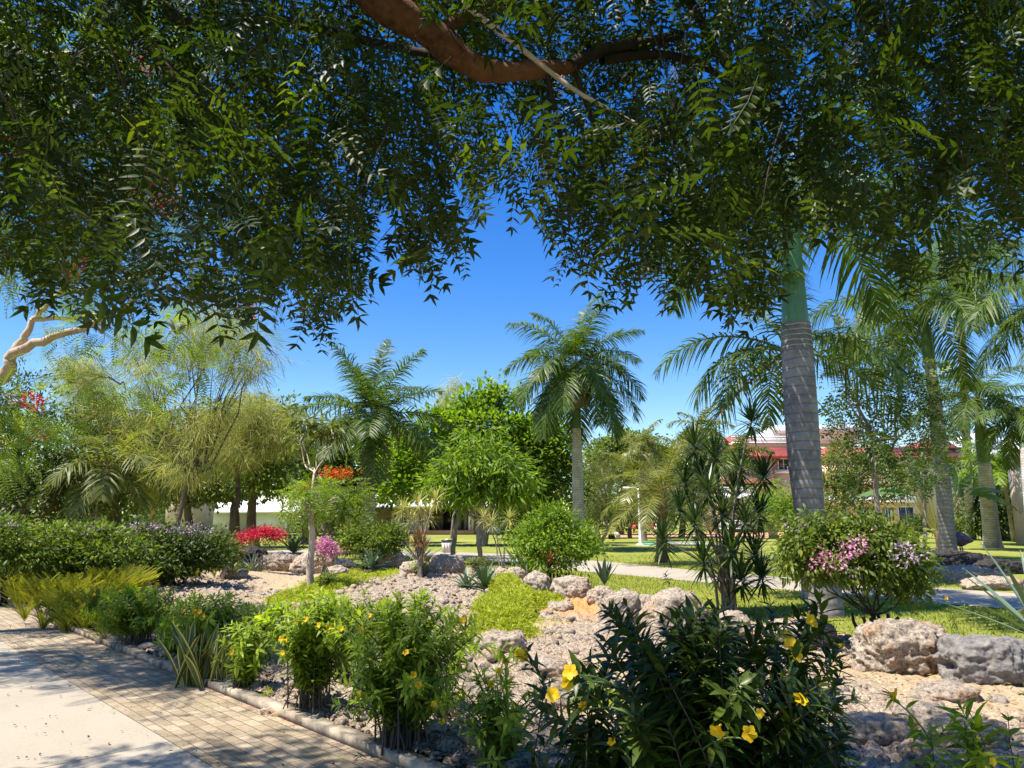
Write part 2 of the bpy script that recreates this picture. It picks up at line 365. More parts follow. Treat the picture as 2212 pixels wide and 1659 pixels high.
# kerb
pc = []; Lk = np.linalg.norm(K1 - K0); Ltot = Lk + 20; s = -14.
ksw = (G(430, 1484) - K0) @ kdir
def obox(c, hx, hy, h, z0, mat):
    b = box(-hx, hx, -hy, hy, z0, z0 + h, mat); V = b[0].copy(); V = V[:, :1] * kdir + V[:, 1:2] * kn + V[:, 2:] * np.array([0, 0, 1.]) + np.array([*c[:2], 0]); return (V, b[1], mat)
while s < ksw:
    l = .2; c = K0 + kdir * (s + l / 2) + kn * (.06 + rng.normal(0, .006)); pc.append(obox(c, l / 2 - .006, .055, .075 + rng.normal(0, .008), 0, 'kerbb')); s += l
while s < Lk + 6:
    l = 1.0; c = K0 + kdir * (s + l / 2) + kn * .065; pc.append(obox(c, l / 2 - .002, .06, .075, 0, 'kerbc')); s += l
tag(mk('kerb', pc, smooth=False), 'low kerb of bricks and concrete edging the flower bed', kind='structure')
# garden path beyond the bed
TP = [G(-500, 1184), G(300, 1187), G(491, 1187), G(811, 1190), G(993, 1193), G(1150, 1200), G(1282, 1212), G(1400, 1222), G(1511, 1234), G(1750, 1252), G(2004, 1270), G(2212, 1284), G(2700, 1320)]
BT = [G(-500, 1187.5), G(300, 1190), G(491, 1191), G(811, 1199), G(993, 1207), G(1150, 1222), G(1260, 1236), G(1390, 1247), G(1527, 1260), G(1760, 1281), G(1993, 1302), G(2212, 1319), G(2700, 1368)]
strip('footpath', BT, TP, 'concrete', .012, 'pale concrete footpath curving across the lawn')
strip('brick_path', [G(1240, 1160), G(1500, 1161), G(1700, 1162), G(1900, 1162)], [G(1240, 1153), G(1500, 1152), G(1700, 1150), G(1900, 1150)], 'redpath', .014, 'reddish path far across the lawn')
# garden bed height field
BB = [G(-400, 1235), G(200, 1235), G(480, 1212), G(560, 1222), G(700, 1240), G(850, 1238), G(1000, 1240), G(1150, 1255), G(1250, 1283), G(1350, 1315), G(1450, 1345), G(1560, 1365), G(1700, 1375), G(1800, 1385), G(1900, 1405), G(2020, 1425), G(2212, 1455), G(2700, 1530)]
poly = np.array([p[:2] for p in BB] + [(6, 1.), (-.2, 1.)] + [(KR + kn * .14)[:2], (KL + kn * .14)[:2]])
def inpoly(x, y, P):
    r = np.zeros(len(x), bool); j = len(P) - 1
    for i in range(len(P)):
        xi, yi = P[i]; xj, yj = P[j]
        c = ((yi > y) != (yj > y)) & (x < (xj - xi) * (y - yi) / (yj - yi + 1e-12) + xi); r ^= c; j = i
    return r
def bedh(x, y):
    P = np.stack([x, y, np.zeros_like(x)], 1)
    dk = (x - K0[0]) * kn[0] + (y - K0[1]) * kn[1]
    base = .03 + .20 * np.clip(dk / 3, 0, 1) * (.5 + .7 * vnoise(P * .7, 3))
    st = np.clip(vnoise(P * .9 + 4, 9) * 2.4 - .45, 0, 1)
    for (px, py, rad, a) in ((800, 1235, 1., 1), (1010, 1240, 1., 1), (650, 1250, 2.2, 1), (1950, 1480, .9, 1), (2100, 1520, .8, 1), (1350, 1600, .5, .8), (2150, 1500, .6, 1)):
        c = G(px, py); d = np.hypot(x - c[0], (y - c[1])) / rad; st = np.maximum(st, a * np.clip(1.6 - d, 0, 1))
    rub = fbm(P * 5.5, 4, 21, True) * .075 + (0.45 - voro(P * np.array([9, 9, 1.]), 4)) * .07
    z = base + rub * (1 - .75 * st) + .02 * fbm(P * 16, 2, 5)
    c = G(1230, 1335); d = np.hypot((x - c[0]) / 1.0, (y - c[1]) / 1.1); og = np.clip(1.5 - d * 1.3, 0, 1)
    c = G(1700, 1395); d2 = np.hypot((x - c[0]) / .9, (y - c[1]) / .5); og = np.maximum(og, .45 * np.clip(1.5 - d2 * 1.3, 0, 1))
    return z + og * .05, st, og
def grid(x0, x1, y0, y1, d):
    xs = np.arange(x0, x1, d); ys = np.arange(y0, y1, d); X, Y = np.meshgrid(xs, ys); x, y = X.ravel(), Y.ravel(); n = len(xs)
    i, j = np.meshgrid(np.arange(n - 1), np.arange(len(ys) - 1)); a = (j * n + i).ravel()
    F = np.stack([a, a + 1, a + n + 1, a + n], 1); cx = (x[F[:, 0]] + x[F[:, 2]]) / 2; cy = (y[F[:, 0]] + y[F[:, 2]]) / 2
    F = F[inpoly(cx, cy, poly)]; u, inv = np.unique(F, return_inverse=True); return x[u], y[u], inv.reshape(F.shape)
x, y, F = grid(-14, 7, 1, 24, .035)
z, st, og = bedh(x, y)
tag(mk('flower_bed_soil', [(np.stack([x, y, z], 1), F, 'rubble', st, og)]), 'stony bed of coral rubble and straw coloured soil', kind='structure')
def bz(p):
    return float(bedh(np.array([p[0]]), np.array([p[1]]))[0][0])
def inbed(pts): return inpoly(pts[:, 0], pts[:, 1], poly)
# sky cloud (far, real volume-less lobed body)
exec_later = []

V = []; 
def cloud():
    import bmesh
    b_ = bmesh.new(); bmesh.ops.create_icosphere(b_, subdivisions=4, radius=1); V0 = np.array([v.co[:] for v in b_.verts]); F0 = np.array([[v.index for v in f.verts] for f in b_.faces]); b_.free(); pcs = []; Y = 2400.
    m, n_, o = new_mat('cloud'); princ(n_, o, (.85, .86, .88), 1., None, 0.); M['cloud'] = m
    for (px, py, r) in ((2040, 985, 26), (2070, 968, 28), (2100, 955, 30), (2135, 960, 30), (2165, 965, 26), (2200, 972, 34), (2090, 985, 34), (2150, 985, 34), (2240, 980, 30)):
        P = V0 * (1 + .25 * fbm(V0 * 2.2 + px, 4, 3))[:, None] * np.array([1.2, .8, .62]) * r / FPX * Y; pcs.append((P + W(px, py, Y), F0, 'cloud'))
    tag(mk('cloud', pcs), 'small white cloud low in the sky at the right', kind='structure')
cloud()

# ------------------------------------------------------------------ rocks
ICO = {}
def ico(s):
    if s not in ICO:
        import bmesh
        b = bmesh.new(); bmesh.ops.create_icosphere(b, subdivisions=s, radius=1); b.verts.ensure_lookup_table()
        ICO[s] = (np.array([v.co[:] for v in b.verts]), np.array([[v.index for v in f.verts] for f in b.faces])); b.free()
    return ICO[s]
nrock = 0
def rock(px, py, wpx, hpx, label, mat='rock', sub=5, dep=.8, pit=1., group='coral boulders edging the bed', flat=0, lean=0):
    """px,py: foot centre of the rock, wpx/hpx its drawn size"""
    global nrock; nrock += 1
    c = G(px, py); sc = c[1] / FPX; w = wpx * sc / 2 * .93; h = hpx * sc * .95; d = w * dep
    V, F = ico(sub); s = nrock * 13.7
    n1 = fbm(V * 1.3 + s, 3, 1); Q = V * np.array([w, d, h * .62]) ; q = Q / .09
    r = 1 + .30 * n1 + .10 * fbm(V * 3.5 + s, 3, 7)
    box_ = np.max(np.abs(V), 1); r = r * (1 + .25 * (1 / np.maximum(box_, .6) - 1) * .9)
    P = Q * r[:, None]
    disp = (fbm(P / .16 + s, 4, 3, True) * .045 + (np.minimum(voro(P / .075 + s, 2), .6) - .45) * .05 * pit + fbm(P / .05 + s, 2, 13) * .018) * min(1.6, max(.5, w / .4))
    P = P + V * disp[:, None]
    z0 = bz(c) if inpoly(np.array([c[0]]), np.array([c[1]]), poly)[0] else 0
    P[:, 2] *= .86; P[:, 2] += h * .34 + z0 - .03; P[:, 0] += lean * P[:, 2]
    o = mk('boulder', [(P, F, mat)]); o.location = (c[0], c[1] + d * .6, 0)
    return tag(o, label, 'boulder', group)
for a in [
 (520, 1230, 92, 42, 'dark shaded boulder at the left end of the rock row below the hedge', 'rockdark'),
 (600, 1242, 85, 44, 'long lumpy coral boulder left of the spiky green agave'),
 (668, 1246, 92, 50, 'ridged coral boulder under the spiky green agave'),
 (722, 1256, 55, 34, 'small coral boulder right of the pale thin trunk'),
 (742, 1235, 48, 32, 'coral lump behind the pale thin trunk'),
 (838, 1246, 74, 50, 'rounded coral boulder right of the blue agave'),
 (893, 1262, 66, 34, 'low coral boulder between two round boulders in the bed centre'),
 (962, 1262, 84, 50, 'tall round coral boulder under the small croton'),
 (1075, 1268, 86, 30, 'flat coral slab behind the blue green agaves'),
 (1112, 1275, 50, 30, 'flat coral stone beside the long leaved agave'),
 (1160, 1310, 62, 50, 'coral boulder at the foot of the light green shrub'),
 (1235, 1320, 84, 52, 'broad coral boulder right of the light green shrub'),
 (1210, 1345, 60, 24, 'low pale stone in front of the orange sand'),
 (1300, 1338, 62, 46, 'coral boulder below the upright blue agave'),
 (1345, 1380, 86, 92, 'rough coral boulder left of the notch in the rock row'),
 (1400, 1372, 74, 84, 'coral boulder with a dark pit in the middle of the row'),
 (1470, 1398, 138, 104, 'largest coral block left of the dracaena clump'),
 (1588, 1400, 88, 76, 'smooth white coral boulder right of the dracaena clump'),
 (1745, 1412, 130, 64, 'dark pitted boulder in shade under the pink flowered tree'),
 (500, 1262, 60, 22, 'flat stone in the bed near the hedge foot'),
 (230, 1392, 52, 26, 'grey stone by the brick kerb under the ferns'),
]:
    c = a + (('rock',) if len(a) == 5 else ()); rock(c[0], c[1], c[2], c[3], c[4], c[5], sub=5)
rock(1985, 1470, 232, 124, 'big tan coral boulder right of the pink flowered tree', sub=6, dep=.6, lean=.0)
rock(2165, 1497, 205, 112, 'smooth grey boulder at the right edge beside the tan one', 'rockgrey', sub=6, dep=.6, pit=.25)
rock(2080, 1257, 200, 36, 'long flat boulder lying under the leaning grey palm', sub=5, dep=.4, group='boulders round the right palm')
rock(2165, 1275, 150, 32, 'low tan boulder by the footpath near the right edge', sub=5, dep=.4, group='boulders round the right palm')
rock(2040, 1222, 150, 40, 'black boulder behind the foot of the leaning grey palm', 'rockdark', dep=.4, group='boulders round the right palm')
rock(2110, 1228, 130, 34, 'black boulder below the dark flamingo', 'rockdark', dep=.4, group='boulders round the right palm')
rock(2165, 1240, 100, 36, 'lumpy black boulder right of the dark flamingo', 'rockdark', dep=.4, group='boulders round the right palm')
rock(2225, 1240, 60, 34, 'black boulder cut by the right edge of the picture', 'rockdark', dep=.5, group='boulders round the right palm')
rock(1100, 1315, 40, 22, 'small coral stone beside the yellow green mound')
for (px, py, w, h, l) in [(1905, 1640, 150, 70, 'pale coral stone by the dark bush at the bottom right'), (2010, 1600, 120, 50, 'cracked coral stone in the lower right gravel'),
                          (2120, 1655, 170, 60, 'broad coral stone at the bottom right corner'), (1250, 1560, 110, 40, 'coral stone between the small shrub and the dark bush'),
                          (1080, 1450, 120, 50, 'jagged coral stone below the yellow green mound'), (2060, 1540, 130, 40, 'flat coral stone in the gravel right of the dark bush'),
                          (600, 1545, 90, 26, 'flat stone behind the near end of the snake plant'), (1180, 1490, 100, 40, 'grey coral stone left of the dark bush top')]:
    rock(px, py, w, h, l, sub=5, group='coral stones lying in the gravel')
# rubble: countless small stones
def rubble():
    V, F = ico(2); ps = []
    n = 12000; x = rng.uniform(-11, 6, n); y = rng.uniform(2, 19, n); k = inpoly(x, y, poly); x, y = x[k], y[k]
    z, st, og = bedh(x, y); k = (st < .5) & (og < .2) | (rng.random(len(x)) < .12); x, y, z = x[k], y[k], z[k]; n = len(x)
    tp = []
    for v in range(6):
        r = 1 + .35 * fbm(V * 1.8 + v * 9, 3, v); P = V * r[:, None] * np.array([1, .8, .6]); tp.append((P, F))
    idx = rng.integers(0, 6, n); pcs = []
    for v in range(6):
        k = idx == v; m = k.sum(); X = sph(m); X[:, 2] *= .2; Nn = np.tile([0, 0, 1.], (m, 1)) + rng.normal(0, .2, (m, 3))
        pcs.append(inst(tp[v], frames(X, Nn), np.stack([x[k], y[k], z[k] + .005], 1), .014 + .05 * rng.random(m) ** 2 + .10 * rng.random(m) ** 14, rng.random(m), 'rock'))
    tag(mk('rubble', pcs), 'loose coral rubble strewn over the bed', 'rubble', kind='stuff')
rubble()

# ------------------------------------------------------------------ palms
def frond_geo(L, az, el0, bend, n=46, leaf=.30, wid=.035, plum=.6, droop=.5, mat='palm', r0=.03, pet=.14, twist=0., seed=None):
    t = np.linspace(0, 1, 14); el = el0 - bend * t ** 1.25
    h = np.array([math.cos(az), math.sin(az), 0.]); d = np.cos(el)[:, None] * h + np.sin(el)[:, None] * np.array([0, 0, 1.])
    d = d + np.outer(t ** 2 * twist, np.array([-h[1], h[0], 0.])); d = nrm(d)
    P = np.concatenate([np.zeros((1, 3)), np.cumsum((d[1:] + d[:-1]) / 2 * L / 13, 0)])
    pcs = [tube(P, np.linspace(r0, r0 * .15, 14), 4, mat, False, .95)]
    N = 2 * n; tt = np.linspace(pet, .995, n).repeat(2) + rng.normal(0, .004, N); tt = np.clip(tt, 0, 1); sg = np.tile([1., -1.], n)
    I = lambda A: np.stack([np.interp(tt, t, A[:, k]) for k in range(3)], 1)
    p = I(P); tg = nrm(I(d)); sd = np.array([-h[1], h[0], 0.]); up = np.cross(tg, np.tile(sd, (N, 1)))
    ph = rng.uniform(-.6, 1.3, N) * plum
    ax = tg * (.35 + .5 * tt[:, None]) + (sd * (sg * np.cos(ph))[:, None] + up * np.sin(ph)[:, None])
    ax = nrm(ax + rng.normal(0, .08, (N, 3)))
    ll = leaf * L * (np.sin(np.clip(tt * .86 + .13, 0, 1) * math.pi) ** .55) * rng.uniform(.85, 1.1, N)
    wd = nrm(tg - (tg * ax).sum(1, keepdims=True) * ax)
    V = []; s_ = (0, .35, .7, 1.); ws = (.7, 1., .75, .08)
    dr = droop * rng.uniform(.7, 1.4, N)
    for s, w in zip(s_, ws):
        c = p + ax * (ll * s)[:, None] - np.array([0, 0, 1.]) * (ll * dr * s ** 2)[:, None]
        V += [c - wd * wid * w / 2, c + wd * wid * w / 2]
    V = np.stack(V, 1).reshape(-1, 3); F = []
    b = (np.arange(N) * 8)[:, None]
    for k in range(3): F.append(b + np.array([2 * k, 2 * k + 1, 2 * k + 3, 2 * k + 2]))
    rn = np.clip(rng.normal(.45, .2, N), 0, 1)
    pcs.append((V, np.concatenate(F), mat, np.repeat(rn, 8), None)); return pcs
def trunk_geo(P, rad, sides=20, mat='palmgrey'):
    return tube(P, rad, sides, mat)
def palm(name, label, base, top, r, shaftlen, fronds, trunkmat='palmgrey', shaftmat='shaft', group=None, bulge=1.15, extra=None, cat='palm tree', nuts=False, bow=(0, 0, 0)):
    """base/top in world coords; top = crown point. fronds: list of dicts"""
    base = np.asarray(base, float); rt = root(name, label, cat, base, group); top = np.asarray(top, float) - base
    P = path((0, 0, -.05), top, bow, 24); H = top[2]; t = np.linspace(0, 1, 24); ts = 1 - shaftlen / max(H, .1)
    lower = P[t <= ts + .03]; tl = t[t <= ts + .03] / max(ts, .01)
    rad = r * (1.25 * np.exp(-tl * 9) * .45 + 1 + (bulge - 1) * np.sin(np.clip(tl, 0, 1) * math.pi) - .22 * tl ** 3)
    mk('trunk', [trunk_geo(lower, rad, 20, trunkmat)], rt)
    if shaftlen > 0:
        Q = np.array([np.interp(np.linspace(ts, 1, 12), t, P[:, k]) for k in range(3)]).T
        s = np.linspace(0, 1, 12); mk('crown_shaft', [trunk_geo(Q, r * (.9 - .5 * s ** 1.3) * (1 + .12 * np.sin(s * math.pi)), 18, shaftmat)], rt)
    if nuts:
        V, F = ico(3); Vn = V * (1 + .25 * fbm(V * 3, 3, 2))[:, None] * np.array([.62, .62, .45]); c = P[-1] - np.array([0, 0, shaftlen * .55])
        mk('seed_cluster', [(Vn * nuts + c * 1., F, 'stem')], rt)
    for f in fronds:
        f = dict(f); off = f.pop('dz', 0); g = frond_geo(**f)
        o = mk('frond', g, rt); o.location = top + np.array([0, 0, off])
    return rt
def ring(cnt, L, el0=(.0, 1.3), bend=(1.1, 1.9), mat='palm', az0=0, **kw):
    out = []
    for i in range(cnt):
        k = i / max(cnt - 1, 1); az = az0 + i * 2.399963
        e = el0[1] + (el0[0] - el0[1]) * k ** .8 + rng.normal(0, .06)
        out.append(dict(L=L * rng.uniform(.88, 1.08), az=az, el0=e, bend=bend[0] + (bend[1] - bend[0]) * (1 - abs(2 * k - 1)) * 1. + rng.normal(0, .08), mat=mat, **kw))
    return out
YC = 38.
palm('royal_palm', 'tallest royal palm in the middle of the sky gap with a full round crown', G(1251, 1119 + FPX * CAMZ / YC * .985), W(1243, 790, YC), .27, 3.2,
     ring(28, 4.6, (-.75, 1.45), (.9, 1.5), az0=.4, n=95, leaf=.25, wid=.055, droop=.5), 'palmgrey', 'shaftdark', nuts=1.15)
YC = 30.
p = palm('royal_palm', 'royal palm with peeling sheath left of the almond tree', G(792, 1119 + FPX * CAMZ / YC * .985), W(806, 905, YC), .23, 1.5,
     ring(20, 3.7, (-.38, 1.5), (.7, 1.15), az0=1.2, n=92, leaf=.25, wid=.05, droop=.4) + [dict(L=3.3, az=-1.3, el0=-.9, bend=.6, n=46, leaf=.2, wid=.05, droop=.5), dict(L=2.6, az=-.6, el0=-1.0, bend=.5, n=46, leaf=.2, wid=.05, droop=.5, mat='palmyellow')],
     'palmgrey', 'shaftdark')
for (px, py, l, w, b) in ((786, 965, 1.3, .34, .1), (784, 1020, 1.5, .42, .15)):
    tp = leaf_tpl(w / l, 8, .5, .04, 0, .3, .8); c = W(px + 3, py, YC - .3) - np.array(p.location)
    mk('dry_sheath', [inst(tp, frames(np.array([[.03, -.05, -1.]]), np.array([[.2, -1., 0]])), c[None], l, np.array([.4]), 'sheath')], p)
# the big near palm
YC = 13.0
b = G(1784, 1119 + FPX * CAMZ / YC * .985)
P0 = W(1716, 470, YC)
bp = palm('royal_palm', 'big near royal palm with smooth green shaft above grey ringed trunk', b, P0, .235, 1.9, [], 'palmtrunk', 'shaft')
for ch in list(bp.children): bpy.data.objects.remove(ch)
b = np.array(bp.location)
ys = [1335, 1270, 1200, 1110, 1000, 900, 800, 750, 705]; xs = [1786, 1784, 1777, 1744, 1736, 1729, 1725, 1722, 1718.]; ws = [70, 62, 60, 59, 66, 68, 66, 64, 59.]
ysf = np.linspace(1335, 722, 34); xf = np.interp(-ysf, [-v for v in ys], [1786, 1780, 1768, 1749, 1738, 1731, 1725, 1722, 1719.]); wf = np.interp(-ysf, [-v for v in ys], ws)
Pt = np.array([W(a, c_, YC) for a, c_ in zip(xf, ysf)]) - b
mk('trunk', [tube(Pt, wf / 2 / FPX * YC * 1.02, 32, 'palmtrunk', False)], bp)
ysf = np.linspace(722, 700, 6); Pt = np.array([W(1718.5, c_, YC) for c_ in ysf]) - b
ysu = np.linspace(760, 700, 10); Pt = np.array([W(np.interp(-v, [-760, -700], [1722.5, 1718]), v, YC) for v in ysu]) - b
mk('ringed_trunk_top', [tube(Pt, np.interp(-ysu, [-760, -700], [65, 61]) / 2 / FPX * YC * 1.035, 32, 'palmtrunktop', False)], bp)
ysu = np.linspace(706, 420, 14); Pt = np.array([W(np.interp(-v, [-706, -560, -420], [1718, 1711, 1706]), v, YC) for v in ysu]) - b
mk('crown_shaft', [tube(Pt, np.interp(-ysu, [-706, -690, -560, -420], [56, 57, 43, 26]) / 2 / FPX * YC, 28, 'shaft')], bp)
topb = Pt[-1]
fr = ring(9, 3.9, (-.1, 1.3), (1.2, 1.9), az0=.3, n=62, leaf=.22, wid=.055, droop=.5)
fr += [dict(L=3.6, az=R(182), el0=.15, bend=1.5, n=66, leaf=.2, wid=.045, droop=.9), dict(L=3.4, az=R(200), el0=-.1, bend=1.3, n=60, leaf=.2, wid=.045, droop=.8),
       dict(L=3.4, az=R(150), el0=.5, bend=1.9, n=60, leaf=.22, wid=.045, droop=.9), dict(L=3.6, az=R(-8), el0=.1, bend=1.2, n=60, leaf=.2, wid=.045, droop=.8), dict(L=3.4, az=R(20), el0=.3, bend=1.6, n=60, leaf=.2, wid=.045, droop=.8)]
for f in fr:
    o = mk('frond', frond_geo(**f), bp); o.location = topb
# a palm just behind it whose fronds droop left of the trunk
YC = 15.
p = palm('royal_palm', 'palm half hidden behind the big grey trunk with one brown dead frond', G(1752, 1119 + FPX * CAMZ / YC * .985), W(1700, 760, YC), .13, 1.2,
     ring(9, 2.9, (-.2, 1.2), (1.2, 1.8), az0=2., n=56, leaf=.22, wid=.04, droop=.6) +
     [dict(L=2.6, az=R(180), el0=.25, bend=1.75, n=60, leaf=.24, wid=.045, droop=.9), dict(L=2.4, az=R(-110), el0=-.5, bend=.9, n=60, leaf=.16, wid=.04, droop=.4, mat='palmyellow'),
      dict(L=2.3, az=R(186), el0=-.62, bend=.25, n=70, leaf=.10, wid=.03, droop=.15, mat='palmdry')], 'palmgrey', 'shaftdark')
YC = 28.
palm('royal_palm', 'leaning grey palm standing on the black boulders by the flamingo', G(2049, 1210), W(1992, 668, YC), .25, 1.9,
     ring(17, 4.6, (-.15, 1.35), (1.1, 1.7), az0=.9, n=90, leaf=.24, wid=.05, droop=.7), 'palmtrunk', 'shaftdark', bow=(.12, 0, 0))
YC = 38.
palm('royal_palm', 'far right royal palm with dark green shaft and pale swollen foot', G(2145, 1183), W(2112, 862, YC), .36, 3.0,
     ring(18, 3.6, (-.4, 1.4), (1.1, 1.5), az0=.2, n=80, leaf=.25, wid=.045, droop=.5), 'palmgrey', 'shaftdark')
YC = 44.
palm('royal_palm', 'slim pale palm behind the travellers palm at the right', G(2097, 1166), W(2070, 560, YC), .25, 2.5,
     ring(14, 5., (-.5, 1.3), (1.1, 1.6), az0=.6, n=54, leaf=.25, wid=.07, droop=.6), 'palmgrey', 'shaftdark')
YC = 24.
palm('royal_palm', 'right edge palm whose dark fronds hang into the picture', G(2340, 1200), W(2310, 640, YC), .22, 1.5,
     ring(16, 4.4, (-.5, 1.3), (1.1, 1.7), az0=1.5, n=86, leaf=.22, wid=.042, droop=.7), 'palmgrey', 'shaftdark')
YC = 36.
palm('royal_palm', 'right edge palm with lit fronds drooping beside the tan building', G(2235, 1200), W(2205, 905, YC), .2, 1.5,
     ring(11, 2.9, (-.5, 1.2), (1.1, 1.6), az0=2.5, n=76, leaf=.24, wid=.048, droop=.8), 'palmgrey', 'shaftdark')
YC = 60.
palm('small_palm', 'slim white trunked palm before the balconies of the hotel', G(1672, 1163), W(1655, 1080, YC), .30, .6,
     ring(12, 2.3, (-.3, 1.3), (1.1, 1.6), az0=.2, n=40, leaf=.3, wid=.08, droop=.5, mat='bright'), 'bark_pale', 'shaft')
# date palm style with yellow green fronds
YC = 27.
palm('date_palm', 'bushy date palm with dark stubby trunk beyond the footpath', G(1428, 1215), W(1432, 1062, YC), .18, 0,
     ring(26, 2.7, (-.25, 1.35), (.9, 1.5), az0=.2, n=50, leaf=.2, wid=.03, droop=.25, plum=.4, mat='palmyellow'), 'bark_brown', bulge=1.1)
YC = 55.
palm('coconut_palm', 'distant yellowish coconut palm on the skyline', G(1390, 1168), W(1388, 962, YC), .2, 0,
     ring(16, 2.7, (-.5, 1.3), (1., 1.5), n=36, leaf=.28, wid=.08, mat='palmyellow'), 'bark_grey')
palm('coconut_palm', 'distant palm rising behind the dracaena heads', G(1510, 1168), W(1512, 925, 52), .2, 0,
     ring(14, 2.6, (-.4, 1.3), (1., 1.5), n=36, leaf=.28, wid=.08, mat='olive'), 'bark_grey')
palm('small_palm', 'small palm behind the dracaena with fronds above the red roof', G(1580, 1190), W(1585, 985, 30), .1, 0,
     ring(14, 1.9, (-.4, 1.2), (1., 1.5), n=40, leaf=.3, wid=.05), 'bark_grey')
palm('small_palm', 'low palm with pale fans among the trees at the left', G(240, 1200), W(235, 1010, 24), .12, 0,
     ring(16, 2.3, (-.4, 1.2), (1., 1.6), n=40, leaf=.32, wid=.05, mat='olive'), 'bark_grey')
palm('small_palm', 'green palm tuft behind the casuarinas at the left', G(330, 1190), W(330, 905, 28), .14, 0,
     ring(14, 2.0, (-.4, 1.2), (1., 1.5), n=40, leaf=.3, wid=.05), 'bark_grey')
palm('small_palm', 'areca palm among the shrubs at the right edge', G(2190, 1170), W(2165, 1010, 46), .1, 0,
     ring(22, 3.2, (-.1, 1.4), (.9, 1.5), n=44, leaf=.28, wid=.07, mat='bright'), 'bark_grey')

# ------------------------------------------------------------------ broadleaf trees
def crown_geo(lumps, n, tpl, size, mat, twigs=14, spread=.35, upb=.8, hang=.2, shell=.45, fl=None):
    """lumps: array of (x,y,z,rx,ry,rz)"""
    lumps = np.asarray(lumps, float); vol = lumps[:, 3] * lumps[:, 5]; nt_ = max(8, n // twigs)
    li = rng.choice(len(lumps), nt_, p=vol / vol.sum()); D = sph(nt_); rr = (shell + (1 - shell) * rng.random(nt_)) ** .6
    Lc = lumps[li, :3]; Lr = lumps[li, 3:]; noisev = 1 + .6 * vnoise(D * 2.6 + li[:, None] * 3.1, 5)
    T = Lc + D * Lr * (rr * noisev)[:, None]
    k = rng.integers(0, nt_, n); o = rng.normal(0, 1, (n, 3)); s = spread * rng.uniform(.5, 1.5, nt_)[k]
    P = T[k] + o * s[:, None] * np.array([1, 1, .6])
    X = nrm(o * .8 + D[k] * .7 + rng.normal(0, .5, (n, 3)) - np.array([0, 0, hang])); N_ = rng.normal(0, .6, (n, 3)) + np.array([0, 0, upb]) + D[k] * .3
    tr = np.clip(rng.normal(0, .18, nt_)[k] + .42 + rng.normal(0, .16, n), 0, 1)
    sz = size * rng.uniform(.6, 1.25, n)
    return inst(tpl, frames(X, N_), P, sz, tr, mat), T
def tree(name, label, Y, foot, lumps, n, tpl, size, mat, trunk=.15, tmat='bark_brown', twigs=14, spread=.35, upb=.8, hang=.2, dep=.8, group=None, cat='tree', limbs=24, shell=.45, flowers=None, stems=1, footy=None, split=.35):
    """lumps in picture units at distance Y: (px,py,rx,ry[,dy])"""
    sc = Y / FPX
    b = W(foot, 1119, Y); b[2] = 0; rt = root(name, label, cat, b, group)
    L = []
    for l in lumps:
        c = W(l[0], l[1], Y + (l[4] if len(l) > 4 else 0)) - b; L.append((*c, l[2] * sc, max(l[2] * sc * dep, .2), l[3] * sc))
    L = np.array(L)
    if n > 600:
        k_ = rng.integers(0, len(L), 7); dd = sph(7); dd[:, 2] = np.abs(dd[:, 2]) * .8 - .1; ex = L[k_].copy(); ex[:, :3] += dd * ex[:, 3:] * 1.05; ex[:, 3:] *= rng.uniform(.22, .42, 7)[:, None]; Lx = np.concatenate([L, ex])
    else: Lx = L
    geo, T = crown_geo(Lx, n, tpl, size, mat, twigs, spread, upb, hang, shell)
    mk('crown', [geo], rt)
    pcs = []; cz = L[:, 2].min(); mid = np.array([L[:, 0].mean() * .6, 0, max(cz - L[:, 5].max() * .5, L[:, 2].mean() * split)])
    for s in range(stems):
        cw = np.ptp(L[:, 0]) * .06 * (stems > 1); off = np.array([rng.normal(0, cw), rng.normal(0, cw), 0]); m2 = mid + off * 2.
        if stems > 1: m2 = mid * np.array([1, 1, .7]) + off * 3
        TP_ = path(off * .3 + np.array([0, 0, -.05]), m2, rng.normal(0, .05, 3) * mid[2], 7, .01 * mid[2]); pcs.append(tube(TP_, np.linspace(trunk, trunk * .62, 7), 10, tmat))
        sel = rng.choice(len(T), min(limbs // stems, len(T)), replace=False)
        for l in list(L[:, :3]) if s == 0 else []:
            pcs.append(tube(path(m2, l, (0, 0, -.08 * abs(l[2])), 6, .02 * l[2]), np.linspace(trunk * .5, trunk * .14, 6), 6, tmat))
        for q in T[sel]:
            j = np.argmin(((L[:, :3] - q) ** 2).sum(1)); st_ = m2 + (L[j, :3] - m2) * rng.uniform(.2, .9)
            pcs.append(tube(path(st_, q, rng.normal(0, .06, 3), 5), np.linspace(trunk * .18, trunk * .04, 5), 5, tmat, False))
    mk('trunk', pcs, rt)
    if flowers:
        for fm, cnt, fl, fs in flowers:
            FL = np.array([(*(W(l[0], l[1], Y + (l[4] if len(l) > 4 else -.2)) - b), l[2] * sc, l[2] * sc * .5, l[3] * sc) for l in fl])
            gg, _ = crown_geo(FL, cnt, RH, fs, fm, 8, fs * 1.2, .5, 0, .2); mk('blossom', [gg], rt)
    return rt
LF2 = leaf_tpl(.42, 2, .2, .2)
BIG = leaf_tpl(.5, 2, .15, .15, 0, .6)
MANGO = leaf_tpl(.22, 4, .25, .5, 0, .5)
